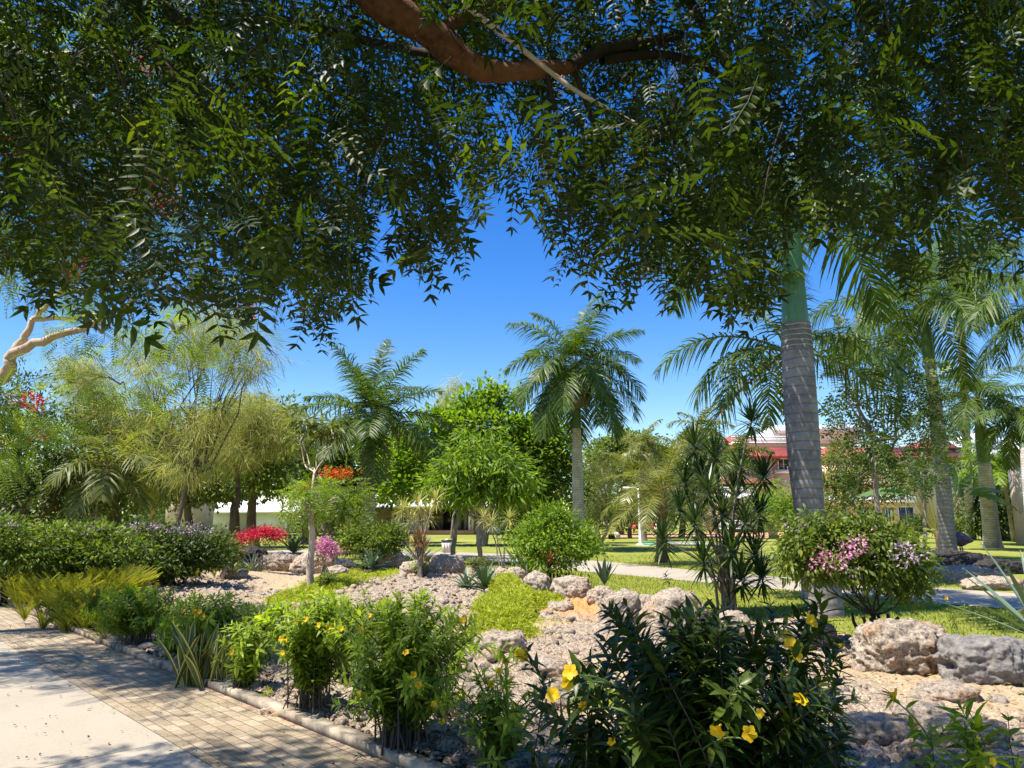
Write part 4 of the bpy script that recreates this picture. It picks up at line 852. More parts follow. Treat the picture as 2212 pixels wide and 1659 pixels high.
def drac(name, label, Y, foot, heads, headL, mat, w=.035, nb=46, r=.02, tm='bark_grey', group=None, el=(-.55, 1.45), droop=.18, z0=0):
    b = W(foot, 1119, Y); b[2] = (bz(b) if inbed(b[None, :2])[0] else 0) + z0; rt = root(name, label, 'dracaena plant', b, group)
    for (hx, hy, dy, *bow) in heads:
        c = W(hx, hy, Y + dy) - b; bw = bow[0] if bow else 0
        s0 = np.array([rng.normal(0, .07), rng.normal(0, .06), -.05]); P = path(s0, c, (-(c[0]) * .25 + bw, 0, .1), 10, .008)
        mk('cane', [tube(P, np.linspace(r * 1.5, r * .8, 10), 7, tm)], rt)
        mk('leaf_head', [blades(nb, headL * rng.uniform(.85, 1.1), w, el, droop, 4, .15, mat, .9, peak=.4, c=(0, 0, 0)), blades(nb // 2, headL * .8, w, (-.9, .5), droop * 1.5, 4, .15, mat, .9, peak=.4, c=(0, 0, -.08))], rt).location = c
    return rt
drac('dracaena', 'tall clump of dark spiky dracaena heads on many pale canes', 13.0, 1562,
     [(1624, 912, .1), (1598, 1015, .2), (1500, 965, .3), (1530, 1060, -.3), (1470, 1100, .2), (1650, 1030, .4), (1560, 1110, -.5), (1610, 1130, -.2), (1500, 1130, -.3), (1432, 1170, -.1), (1580, 1190, -.6), (1630, 1200, .3), (1520, 1215, -.4), (1640, 1110, .5), (1545, 990, .6), (1600, 1255, -.2), (1560, 1235, .5), (1645, 1250, .4), (1515, 1030, .5), (1480, 1045, .4), (1590, 1075, .3)],
     .56, 'dracaena', .046, 54, .018, el=(-.35, 1.45), droop=.1)
drac('dracaena', 'group of pale yellow dracaena heads before the patio house', 18.6, 915, [(870, 1100, 0), (903, 1090, .2), (942, 1080, -.1), (885, 1125, .2), (925, 1115, .3)], .46, 'dracaenayellow', .03, 40, .02)
drac('dracaena', 'short reddish dracaena standing in the grey agave', 18.2, 907, [(905, 1165, 0), (898, 1180, .1), (915, 1185, -.1)], .42, 'dracaenared', .025, 46, .02, el=(.2, 1.5))
drac('dracaena', 'green dracaenas behind the small flame tree', 26, 720, [(630, 1080, 0), (690, 1040, .3), (745, 1100, 0), (720, 1140, .3), (610, 1100, .3), (770, 1090, .4), (735, 1155, 0), (705, 1075, .3)], .6, 'olive', .04, 40, .03)
drac('dracaena', 'small yellow dracaena on thin crossed stems right of the mango trunks', 20, 1080, [(1062, 1130, 0), (1100, 1120, .2), (1045, 1118, .2)], .4, 'dracaenayellow', .025, 34, .015)
drac('dracaena', 'pale spiky dracaenas in shade among the left background trees', 24, 210, [(215, 1010, 0), (120, 1080, 0), (175, 1050, 0)], .6, 'dracaenared', .04, 40, .03)
b = G(434, 1484); b[2] = bz(b); rt = root('snake_plant', 'clump of yellow edged snake plant leaves behind the kerb joint', 'snake plant', b)
pcs = []
for k in range(64):
    c = np.array([rng.uniform(-.24, .30), rng.uniform(-.08, .22), -.02]); pcs.append(blades(1, rng.uniform(.35, .70), rng.uniform(.055, .08), (1.1 + .35 * rng.random(),) * 2, rng.uniform(-.1, .25), 7, .3, 'sansevieria', .55, c=c, peak=.55, az=[rng.uniform(0, 6.28)], across=True))
mk('leaf_blades', pcs, rt)
FERN = feather_tpl(30, .085, .026, .42)
def fern(px, py, L, n, label, rz=0):
    b = G(px + 22, py - 24); L *= .85; b[2] = bz(b) if inbed(b[None, :2])[0] else 0; rt = root('fern', label, 'fern', b, 'ferns behind the brick kerb')
    k = 34; cc = rng.normal(0, 1, (k, 2)) * np.array([.30, .20]); X, N_, P, Sz, Rn = [], [], [], [], []
    for i in range(k):
        for j in range(n):
            a = rng.random() * 6.28; e = rng.uniform(.95, 1.5); r_ = np.array([math.cos(a), math.sin(a), 0]); X.append(r_ * math.cos(e) + np.array([0, 0, math.sin(e)])); N_.append(-r_ * math.sin(e) + np.array([0, 0, math.cos(e)])); P.append((cc[i, 0], cc[i, 1], -.02)); Sz.append(L * rng.uniform(.55, 1.1)); Rn.append(np.clip(rng.normal(.5, .22), 0, 1))
    mk('fronds', [inst(FERN, frames(np.array(X), np.array(N_)), np.array(P), Sz, np.array(Rn), 'fern')], rt)
for a in ((-60, 1310, .8, 14, 'fern clump cut by the left edge of the picture'), (30, 1312, .85, 15, 'yellow fern clump nearest the left edge on the kerb'), (60, 1285, .9, 14, 'tall yellow green ferns under the mauve flecked hedge shrub'), (100, 1340, .75, 15, 'golden fern clump at the kerb with brown tips'), (150, 1310, .9, 14, 'dense upright ferns below the big leaved hedge shrub'),
          (165, 1370, .62, 14, 'low fern with arching fronds above the brick kerb'), (215, 1385, .6, 14, 'bright fern clump left of the first allamanda'), (230, 1330, .8, 13, 'dark fern behind the first allamanda'), (290, 1300, .7, 12, 'fern patch between the hedge and the first allamanda'), (380, 1290, .5, 10, 'small fern patch under the dark glossy hedge shrub'), (260, 1405, .4, 10, 'pale low fern by the grey kerb stone')):
    fern(*a)
# ground cover
SED = (np.concatenate([leaf_tpl(.28, 2, .1, .3)[0] * np.array([1, c_, 1]) @ np.array([[math.cos(t), math.sin(t), 0], [-math.sin(t), math.cos(t), 0], [0, 0, 1]]) * l for t, c_, l in ((0, 1, 1), (1.1, 1, .8), (-1.2, 1, .8))]), np.concatenate([leaf_tpl(.28, 2)[1] + 9 * i for i in range(3)]), np.zeros(27))
def mat_patch(blobs, n, label, mat='sedum', h=.12, size=.06, spec=None):
    P = []
    for (px, py, rx, ry, hh) in blobs:
        c = G(px, py); s = c[1] / FPX; m = int(n * rx * ry / sum(b[2] * b[3] for b in blobs)); q = np.where(rng.random(m) < .72, np.sqrt(rng.random(m)), np.abs(rng.normal(0, .75, m))); a = rng.random(m) * 6.28
        wob = 1 + .35 * vnoise(np.stack([np.cos(a) * 2 + px, np.sin(a) * 2, 0 * a], 1), 8)
        ryw = (G(px, py - ry)[1] - G(px, py + ry)[1]) / 2
        x = c[0] + np.cos(a) * q * wob * rx * s; y = c[1] + np.sin(a) * q * wob * ryw; bump_ = fbm(np.stack([x * 6, y * 6, 0 * x], 1), 3, 12)
        z = bedh(x, y)[0] + (hh + .04 * bump_) * np.clip(1 - q ** 2.5, 0, 1) * rng.random(m) ** .3; P.append(np.stack([x, y, z], 1))
    P = np.concatenate(P); m = len(P); X = sph(m); X[:, 2] = np.abs(X[:, 2]) * .8 + .25
    tag(mk('ground_cover', [inst(SED, frames(X, rng.normal(0, .5, (m, 3)) + np.array([0, -.2, 1.])), P, size * rng.uniform(.6, 1.3, m), np.clip(rng.normal(.5, .2, m), 0, 1), mat)]), label, 'ground cover', kind='stuff')
mat_patch([(745, 1268, 70, 24, .12), (830, 1258, 50, 14, .1), (640, 1300, 46, 14, .10), (700, 1290, 60, 18, .12)], 16000, 'neon yellow green ground cover spreading round the pale trunk')
mat_patch([(1095, 1300, 46, 22, .42), (1110, 1335, 66, 30, .30), (1085, 1375, 66, 26, .2), (1170, 1325, 50, 16, .1), (1070, 1340, 50, 24, .2), (1190, 1318, 36, 8, .06)], 20000, 'mound of yellow green ground cover left of the orange sand')
mat_patch([(530, 1225, 30, 14, .2), (480, 1240, 50, 12, .1), (570, 1238, 30, 10, .2)], 6000, 'darker green ground cover by the dark boulder', 'fern')
mat_patch([(575, 1520, 10, 10, .03), (980, 1540, 30, 14, .05), (1330, 1560, 60, 20, .05)], 700, 'sparse yellow green sprigs in the gravel', 'sedum', .03, .04)
# ------------------------------------------------------------------ grass, litter, weeds
def grass():
    A = []
    for (x0, x1, y0, y1, n) in ((-2, 9, 6, 26, 50000), (-12, 14, 18, 34, 26000)):
        x = rng.uniform(x0, x1, n); y = rng.uniform(y0, y1, n); A.append(np.stack([x, y], 1))
    A = np.concatenate(A); A = A[~inpoly(A[:, 0], A[:, 1], poly)]
    tb = np.array([*[p[:2] for p in BT], *[p[:2] for p in TP[::-1]]]); A = A[~inpoly(A[:, 0], A[:, 1], tb)]
    dk = (A[:, 0] - K0[0]) * kn[0] + (A[:, 1] - K0[1]) * kn[1]; A = A[dk > .3]; n = len(A)
    T = (np.array([(0, -.16, 0), (0, .16, 0), (.6, .1, -.1), (.6, -.1, -.1), (1, .01, -.35), (1, -.01, -.35)]), np.array([(0, 1, 2, 3), (3, 2, 4, 5)]))
    X = rng.normal(0, .5, (n, 3)); X[:, 2] = 1; v = fbm(np.stack([A[:, 0] * .5, A[:, 1] * .5, 0 * A[:, 0]], 1), 3, 2)
    tag(mk('lawn_grass', [inst(T, frames(X, sph(n)), np.concatenate([A, np.zeros((n, 1))], 1), rng.uniform(.035, .075, n), np.clip(.5 + .8 * v + rng.normal(0, .2, n), 0, 1), 'grass')]), 'short lawn grass blades', 'grass', kind='stuff')
grass()
def scatter_on(name, label, n, xr, yr, mat, size, z, tpl=RH, up=1.5, inside=True, f=None, flat=True):
    x = rng.uniform(*xr, n); y = rng.uniform(*yr, n); k = inpoly(x, y, poly) if inside else np.ones(n, bool)
    if f is not None: k &= f(x, y)
    x, y = x[k], y[k]; n = len(x); zz = bedh(x, y)[0] + z if inside else np.full(n, z); X = sph(n); X[:, 2] *= .25 if flat else 1
    if not flat: X[:, 2] = np.abs(X[:, 2])
    tag(mk(name, [inst(tpl, frames(X, rng.normal(0, .5, (n, 3)) + np.array([0, 0, up])), np.stack([x, y, zz], 1), size * rng.uniform(.5, 1.4, n), rng.random(n), mat)]), label, name.replace('_', ' '), kind='stuff')
dkf = lambda x, y: (x - K0[0]) * kn[0] + (y - K0[1]) * kn[1]
scatter_on('leaf_litter', 'brown leaf litter under the shrubs along the kerb', 110000, (-9, 3), (2.5, 12), 'litter', .042, .006, f=lambda x, y: dkf(x, y) < .25 + 1.1 * rng.random(len(x)) ** 2)
scatter_on('dry_straw', 'dry straw stalks on the bed', 26000, (-8, 6), (3, 17), 'straw', .06, .01, RHN, f=lambda x, y: bedh(x, y)[1] > .45 * rng.random(len(x)))
scatter_on('fallen_petals', 'red fallen petals along the foot of the kerb', 60000, (-9, 1), (2, 13), 'redflower', .018, .015, inside=False, f=lambda x, y: (dkf(x, y) > -.10) & (dkf(x, y) < .0) & (rng.random(len(x)) < np.exp(dkf(x, y) * 22)))
scatter_on('scattered_petals', 'red and brown petals scattered over the drive', 500, (-9, 1), (2, 12), 'orangeflower', .022, .02, inside=False, f=lambda x, y: (dkf(x, y) < -.05) & (dkf(x, y) > -4) & (rng.random(len(x)) < .4))
scatter_on('dry_leaves', 'small brown leaves lying on the drive', 900, (-9, 1), (2, 12), 'litter', .03, .02, inside=False, f=lambda x, y: (dkf(x, y) < -.05) & (dkf(x, y) > -6))
scatter_on('paving_weeds', 'tiny weeds in the paving joints', 16000, (-8, 1), (3, 12), 'fern', .022, .012, RHN, inside=False, flat=False, f=lambda x, y: (dkf(x, y) < 0) & (dkf(x, y) > -pw - .1) & (vnoise(np.stack([x * 2.2, y * 2.2, 0 * x], 1), 31) > .38))
scatter_on('twigs_on_ground', 'small weeds and twigs among the coral stones', 9000, (-6, 6), (3, 14), 'olive', .06, .01, RHN, flat=False, f=lambda x, y: vnoise(np.stack([x * 1.7, y * 1.7, 0 * x], 1), 33) > .35)
def far_wood():
    pcs = []
    for (x0, x1, Y, h, n, sz, m) in ((-110, -20, 100, 9, 9000, .7, 'mid'), (-60, 20, 115, 8, 8000, .8, 'dark'), (10, 120, 120, 8, 9000, .8, 'mid'), (-60, -10, 84, 6, 6000, .45, 'dark'), (3, 16, 74, 3.0, 2200, .4, 'mid')):
        x = rng.uniform(x0, x1, n); hh = h * (.72 + .5 * vnoise(np.stack([x / 6., 0 * x, 0 * x], 1), 14)); z = hh * rng.random(n) ** .7; y = Y + rng.uniform(-3, 3, n) * (1 - z / hh * .4)
        pcs.append(inst(RH, frames(sph(n), rng.normal(0, .6, (n, 3)) + np.array([0, -.3, .8])), np.stack([x, y, z], 1), sz * rng.uniform(.6, 1.3, n), np.clip(.45 + .3 * vnoise(np.stack([x / 3, y, z / 2], 1), 15) + rng.normal(0, .15, n), 0, 1), m))
    tag(mk('far_wood', pcs), 'dense belt of far trees and undergrowth closing the lawn', 'wood', kind='stuff')
far_wood()

# ------------------------------------------------------------------ buildings
M['peach'] = plain('peach_wall', (.70, .46, .31), .85, .06, .6, .05); M['cream'] = plain('cream_wall', (.72, .60, .40), .85, .06, .6, .05)
M['white'] = plain('white_paint', (.80, .79, .76), .7, .04, 1, .03); M['tanwall'] = plain('tan_wall', (.60, .46, .34), .85, .06, .6, .05)
M['redroof'] = plain('red_roof', (.33, .07, .06), .6, .15, 2, .1); M['dkglass'] = plain('dark_glass', (.03, .035, .04), .12, .1, 1, 0, .8)
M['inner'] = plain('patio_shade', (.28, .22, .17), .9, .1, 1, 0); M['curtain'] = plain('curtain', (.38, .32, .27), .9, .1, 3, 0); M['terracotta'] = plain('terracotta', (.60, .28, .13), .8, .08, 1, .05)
def Bx(px0, px1, py0, py1, Y, d, mat, dy=0):
    """box facing the camera; picture extents at distance Y, depth d behind its front face"""
    a = W(px0, (py0 + py1) / 2, Y); c = W(px1, (py0 + py1) / 2, Y); z1 = W((px0 + px1) / 2, py0, Y)[2]; z0 = W((px0 + px1) / 2, py1, Y)[2]
    return box(a[0], c[0], Y + dy, Y + dy + d, z0, z1, mat)
def rel(p, b): return (p[0] - b, *p[1:])
def building(name, label, px, Y):
    b = W(px, 1119, Y); b[2] = 0; return root(name, label, 'building', b), b
def rail(rt, b, px0, px1, py0, py1, Y, nm='balustrade'):
    pcs = [Bx(px0, px1, py0, py0 + 2.2, Y, .12, 'white', -.06), Bx(px0, px1, py1 - 2, py1, Y, .12, 'white', -.06)]; n = int((px1 - px0) / FPX * Y / .16)
    for i in range(n):
        x_ = px0 + (px1 - px0) * (i + .5) / n; w_ = .035 * FPX / Y; pcs.append(Bx(x_ - w_, x_ + w_, py0 + 2.3, py1 - 2.1, Y, .06, 'white', -.03))
    o = mk(nm, [rel(p, b) for p in pcs], rt, False); return o
def window(rt, b, px0, px1, py0, py1, Y, frame=1.6):
    f = mk('window', [rel(Bx(px0, px0 + frame, py0, py1, Y, .15, 'white', -.08), b), rel(Bx(px1 - frame, px1, py0, py1, Y, .15, 'white', -.08), b), rel(Bx(px0 + frame, px1 - frame, py0, py0 + frame, Y, .15, 'white', -.08), b),
                    rel(Bx(px0 + frame, px1 - frame, py1 - frame, py1, Y, .15, 'white', -.08), b), rel(Bx((px0 + px1) / 2 - .5, (px0 + px1) / 2 + .5, py0 + frame, py1 - frame, Y, .12, 'white', -.06), b)], rt, False)
    o = mk('pane', [rel(Bx(px0 + frame, px1 - frame, py0 + frame, py1 - frame, Y, .04, 'dkglass', -.02), b)], f, False)
# hotel
YH = 88.; rt, b = building('hotel_building', 'peach hotel with red tiled roof, white balconies and a white rooftop block', 1750, YH)
mk('wall', [rel(p, b) for p in (Bx(1655, 1672, 984, 1150, YH, 9, 'peach'), Bx(1552, 1655, 984, 1043, YH, 9, 'peach'), Bx(1552, 1655, 1043, 1150, YH + 2, 7, 'peach'), Bx(1672, 1760, 986, 1150, YH + .8, 8, 'tanwall'), Bx(1760, 1985, 986, 1150, YH, 9, 'peach'), Bx(1985, 2100, 990, 1150, YH + 3, 9, 'cream'))], rt, False)
mk('band', [rel(p, b) for p in (Bx(1552, 1672, 1026, 1040, YH - .35, .34, 'peach'), Bx(1552, 1640, 1068, 1082, YH - .6, 2.5, 'white'), Bx(1552, 1640, 1084, 1096, YH - .3, .29, 'peach'), Bx(1674, 1760, 1016, 1022, YH + .3, .48, 'white'), Bx(1762, 1984, 1040, 1052, YH - .3, .29, 'peach'), Bx(1762, 1980, 1072, 1086, YH - .6, .59, 'white'))], rt, False)
def hip(px0, px1, py_e, py_r, Y, ov, dp, mat='redroof', ins=.35):
    a = W(px0, py_e, Y - ov); c = W(px1, py_e, Y - ov); r1 = W(px0 + (px1 - px0) * ins * .2, py_r, Y + dp * .5); r2 = W(px1 - (px1 - px0) * ins * .2, py_r, Y + dp * .5)
    V = np.array([a, c, (c[0], Y + dp, a[2]), (a[0], Y + dp, a[2]), r1, r2]); V = np.concatenate([V, V - np.array([0, 0, .18])])
    F = np.array([(0, 1, 5, 4), (1, 2, 5, 5), (2, 3, 4, 5), (3, 0, 4, 4), (6, 9, 8, 7), (0, 6, 7, 1), (1, 7, 8, 2), (3, 9, 6, 0)]); return (V, F, mat, None, None)
pr = [rel(hip(1545, 1765, 984, 966, YH, 1.1, 3.), b)]
mk('roof', pr, rt, False); mk('side_roof', [rel(hip(1548, 1650, 962, 940, YH + 6, 1, 8., ins=1.5), b)], rt, False)
mk('right_roof', [rel(hip(1760, 2110, 986, 966, YH + 1, 1.2, 10), b), rel(hip(1980, 2070, 966, 945, YH + 5, 1.2, 8, ins=2.), b)], rt, False)
for k in range(46):
    pass
mk('roof_terrace', [rel(Bx(1552, 1760, 957, 967, YH + 1.5, 6, 'peach'), b)], rt, False); rail(rt, b, 1580, 1760, 942, 957, YH + 1.4, 'terrace_rail')
mk('rooftop_block', [rel(p, b) for p in (Bx(1672, 1860, 918, 935, YH + 7, 6, 'white'), Bx(1685, 1860, 935, 958, YH + 8, 5, 'white'), Bx(1648, 1686, 936, 958, YH + 7.5, 5, 'white'))], rt, False)
rail(rt, b, 1552, 1638, 1052, 1068, YH - .5); rail(rt, b, 1552, 1640, 1124, 1143, YH - .5); rail(rt, b, 1898, 1975, 1070, 1084, YH - .7); rail(rt, b, 1905, 1970, 1015, 1028, YH - .2); rail(rt, b, 1700, 1745, 1008, 1020, YH + .3)
for w_ in ((1600, 1632, 1042, 1066, YH + 1.9), (1600, 1634, 1100, 1142, YH + 1.9), (1680, 1705, 990, 1016, YH + .7), (1648, 1660, 1102, 1130, YH - .02), (1912, 1925, 1096, 1128, YH - .02), (1940, 1975, 1094, 1128, YH - .02), (1915, 1960, 1000, 1016, YH - .02), (1780, 1830, 1096, 1130, YH - .02), (1850, 1880, 1096, 1130, YH - .02), (1800, 1850, 1050, 1070, YH - .02), (1560, 1590, 1100, 1142, YH + 1.9), (1560, 1590, 1044, 1066, YH + 1.9)):
    window(rt, b, *w_)
mk('downpipe', [rel(p, b) for p in (Bx(1658, 1660, 986, 1140, YH, .2, 'white', -.25), Bx(1757, 1759, 990, 1140, YH, .2, 'white', -.25))], rt, False)
# patio house
YP = 76.; rt, b = building('patio_house', 'peach bungalow with a deep open patio and white rails between the trees', 960, YP)
mk('wall', [rel(p, b) for p in (Bx(846, 915, 1097, 1152, YP + 1, 6, 'cream'), Bx(915, 920, 1097, 1155, YP, 5, 'peach'), Bx(915, 1022, 1090, 1098, YP - .01, 5, 'peach'), Bx(1018, 1023, 1098, 1155, YP, 5, 'peach'), Bx(1023, 1100, 1096, 1152, YP + 1.6, 5, 'peach'), Bx(700, 846, 1098, 1150, YP + 3, 5, 'cream'))], rt, False)
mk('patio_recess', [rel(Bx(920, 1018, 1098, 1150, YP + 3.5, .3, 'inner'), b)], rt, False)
mk('patio_step', [rel(Bx(914, 1024, 1146, 1156, YP - .6, 4.0, 'terracotta'), b)], rt, False)
mk('patio_frame', [rel(p, b) for p in (Bx(921, 925, 1099, 1146, YP, .3, 'white', -.06), Bx(1012, 1017, 1099, 1146, YP, .3, 'white', -.06), Bx(921, 1017, 1096.5, 1099, YP, .3, 'white', -.07))], rt, False)
mk('curtain', [rel(p, b) for p in (Bx(988, 996, 1100, 1145, YP + 2.6, .3, 'curtain'), Bx(1002, 1011, 1100, 1145, YP + 2.4, .3, 'curtain'), Bx(958, 984, 1102, 1145, YP + 3.2, .2, 'dkglass'))], rt, False)
mk('roof', [rel(hip(700, 1110, 1092, 1066, YP, 1.5, 8, 'white', .3), b)], rt, False)
rail(rt, b, 1026, 1090, 1126, 1140, YP + .4); mk('low_wall', [rel(Bx(1026, 1095, 1140.4, 1153, YP + .3, .25, 'white'), b)], rt, False)
window(rt, b, 1026, 1052, 1099, 1124, YP + 1.55); window(rt, b, 862, 880, 1108, 1135, YP + .95); window(rt, b, 1056, 1086, 1099, 1124, YP + 1.55); rail(rt, b, 850, 912, 1130, 1148, YP + .6)
YQ = 70.; rt, b = building('cream_bungalow', 'cream bungalow wall showing behind the crimson desert rose', 600, YQ)
mk('wall', [rel(p, b) for p in (Bx(540, 618, 1104, 1152, YQ, 6, 'white'), Bx(618, 770, 1100, 1152, YQ + 1.2, 6, 'cream'), Bx(400, 540, 1108, 1152, YQ + 2, 6, 'white'))], rt, False); mk('roof', [rel(hip(390, 780, 1104, 1078, YQ, 1., 8, 'white', .3), b)], rt, False)
window(rt, b, 640, 662, 1112, 1136, YQ + 1.15); window(rt, b, 700, 716, 1108, 1136, YQ + 1.15); mk('column', [rel(p, b) for p in (Bx(618, 621, 1104, 1152, YQ, .4, 'white', -.3), Bx(755, 760, 1100, 1152, YQ, .4, 'white', -.1))], rt, False)
YR = 95.; rt, b = building('white_villa', 'white villa with a dark red roof glimpsed behind the sheathed palm', 830, YR)
mk('wall', [rel(Bx(785, 900, 985, 1100, YR, 8, 'white'), b)], rt, False); mk('roof', [rel(hip(778, 905, 988, 962, YR, 1., 9, 'redroof', .8), b)], rt, False); window(rt, b, 800, 820, 1000, 1030, YR - .02)
YR = 40.; rt, b = building('edge_building', 'tan building corner with a tall white window frame at the right edge', 2230, YR)
mk('wall', [rel(Bx(2200, 2330, 985, 1175, YR, .6, 'tanwall'), b)], rt, False); mk('roof_slab', [rel(Bx(2196, 2340, 973, 985, YR - .4, 1.2, 'white'), b)], rt, False); window(rt, b, 2206, 2240, 1010, 1110, YR - .02, 3)
M['blueroof'] = plain('blue_roof', (.25, .40, .60), .5, .1, 1, .05)
YR = 60.; rt, b = building('blue_roofed_hut', 'pale blue roofed hut glimpsed through the left casuarinas', 385, YR)
mk('wall', [rel(Bx(360, 410, 1010, 1150, YR, 5, 'tanwall'), b)], rt, False); mk('roof', [rel(hip(350, 420, 1012, 990, YR, 1., 6, 'blueroof', .6), b)], rt, False)

# ------------------------------------------------------------------ small things on the lawn
# lamp post
YL = FPX * CAMZ / (1177 - 1119); b = G(1383, 1177); rt = root('street_lamp', 'white lamp post with a flat lamp head beyond the footpath', 'street lamp', b); h = W(1383, 1052, YL)[2]
mk('pole', [tube([(0, 0, 0), (0, 0, .12), (0, 0, .14), (0, 0, h * .5), (-.02, 0, h)], [.11, .10, .075, .06, .045], 12, 'white')], rt); mk('base_flange', [tube([(0, 0, 0), (0, 0, .05), (0, 0, .10)], [.26, .24, .12], 14, 'white')], rt)
mk('lamp_arm', [tube([(-.02, 0, h - .05), (-.2, 0, h + .04), (-.45, 0, h + .05)], [.03, .03, .025], 8, 'white')], rt)
hd = box(-1.0, -.3, -.14, .14, h, h + .09, 'white'); V = hd[0].copy(); V[4:, 1] *= .5; V[4:, 0] = V[4:, 0] * .9 - .06; mk('lamp_head', [(V, hd[1], 'white')], rt, False)
# litter bin
M['binstone'] = plain('bin_stone', (.56, .52, .45), .9, .15, 6, .2); M['black'] = plain('black_plastic', (.02, .025, .022), .5, .2, 5, .05)
b = G(965, 1194); rt = root('litter_bin', 'pale tapered litter bin with a black lid beside the footpath', 'litter bin', b); s = b[1] / FPX
w0, w1_, hh = 8.5 * s, 10.5 * s, 27 * s
def frus(w0, w1, z0, z1, mat):
    V = np.array([(-w0, -w0, z0), (w0, -w0, z0), (-w0, w0, z0), (w0, w0, z0), (-w1, -w1, z1), (w1, -w1, z1), (-w1, w1, z1), (w1, w1, z1)]); return (V, box(0, 1, 0, 1, 0, 1, 'x')[1], mat)
mk('bin_body', [frus(w0, w1_, 0, hh * .86, 'binstone')] + [(frus(w0 * .12, w1_ * .12, .02, hh * .84, 'binstone')[0] + np.array([sx * w0 * .62, -w0 * 1.06, 0]), box(0, 1, 0, 1, 0, 1, 'x')[1], 'binstone') for sx in (-1, 0, 1)], rt, False)
mk('lid', [frus(w1_ * 1.04, w1_ * 1.0, hh * .865, hh * .98, 'black'), frus(w1_ * .35, w1_ * .2, hh * .985, hh * 1.05, 'white')], rt, False)
# grey cabinet
b = G(875, 1191); s = b[1] / FPX; rt = root('utility_box', 'dull grey metal box standing by the footpath left of the bin', 'utility box', b); M['greymetal'] = plain('grey_metal', (.20, .21, .21), .5, .15, 3, .05, .5)
mk('cabinet', [box(-8 * s, 8 * s, 0, 8 * s, 10 * s, 33 * s, 'greymetal')], rt, False); mk('door', [box(-7 * s, 7 * s, -.02, -.002, 11.5 * s, 31 * s, 'greymetal')], rt, False)
for sx in (-1, 1): mk('leg', [box(sx * 7 * s - .02, sx * 7 * s + .02, .03, .07, 0, 9.99 * s, 'greymetal')], rt, False)
# orange play tunnel
M['orange'] = plain('orange_fabric', (.75, .11, .05), .6, .15, 3, .2)
b = G(1388, 1143); s = b[1] / FPX; rt = root('play_tent', 'orange red domed play tent on the far lawn', 'tent', b)
V, F = ico(4); Vp = V.copy(); rr = 1 + .06 * np.sin(np.arctan2(V[:, 2], V[:, 0]) * 9); Vp = Vp * rr[:, None] * np.array([27 * s, 14 * s, 24 * s]); Vp[:, 2] = np.maximum(Vp[:, 2], 0)
mk('canopy', [(Vp, F, 'orange')], rt); pcs = []
for a in np.linspace(-.9, .9, 7):
    t_ = np.linspace(0, math.pi, 14); pcs.append(tube(np.stack([27.8 * s * math.sin(a) + 0 * t_, 14.6 * s * np.cos(t_) * math.cos(a), 24.6 * s * np.sin(t_) * math.cos(a)], 1), .05, 6, 'redflower', False, .3))
mk('ribs', pcs, rt); mk('end_cap', [(Vp * np.array([.18, .7, .55]) + np.array([28 * s, -4 * s, 0]), F, 'white')], rt)
# green tank lid and pipes
M['teal'] = plain('teal_paint', (.05, .33, .26), .5, .1, 3, .05); M['pinkpipe'] = plain('pink_pipe', (.60, .16, .24), .5, .1, 3, .05)
b = G(1408, 1178); s = b[1] / FPX; rt = root('tank_lid', 'low teal tank lid on the lawn beside the lamp post', 'tank lid', b); mk('lid', [box(-17 * s, 17 * s, -.4, .9, .03, .12, 'teal')], rt, False); mk('rim', [box(-19 * s, 19 * s, -.5, 1., -.01, .029, 'binstone')], rt, False)
P = np.array([G(1795, 1187), G(1860, 1189), G(1920, 1191)]) + np.array([0, 0, .12]); o = mk('pipe', [tube(P, .11, 10, 'pinkpipe')]); tag(o, 'pink pipe lying on the lawn left of the bougainvillea', 'pipe')
P = np.array([G(1440, 1179), G(1500, 1180), G(1570, 1182)]) + np.array([0, 0, .1]); o = mk('stone_edging', [tube(P, .14, 8, 'greymetal')]); tag(o, 'long grey stone edging on the lawn behind the dracaena', 'edging')
# culvert mouth
b = G(1322, 1165); s = b[1] / FPX; rt = root('drain_pipe', 'grey half buried drain pipe mouth at the end of the red path', 'drain pipe', b); t_ = np.linspace(0, 1, 3)
mk('pipe_body', [tube(np.array([(0, 0, 4 * s), (14 * s, 1.5, 5 * s)]), [9 * s, 10 * s], 18, 'binstone', False)], rt); mk('dark_mouth', [tube(np.array([(.3 * s, .3, 4 * s), (1.2 * s, .4, 4.1 * s)]), [7 * s, 7 * s], 18, 'black')], rt)
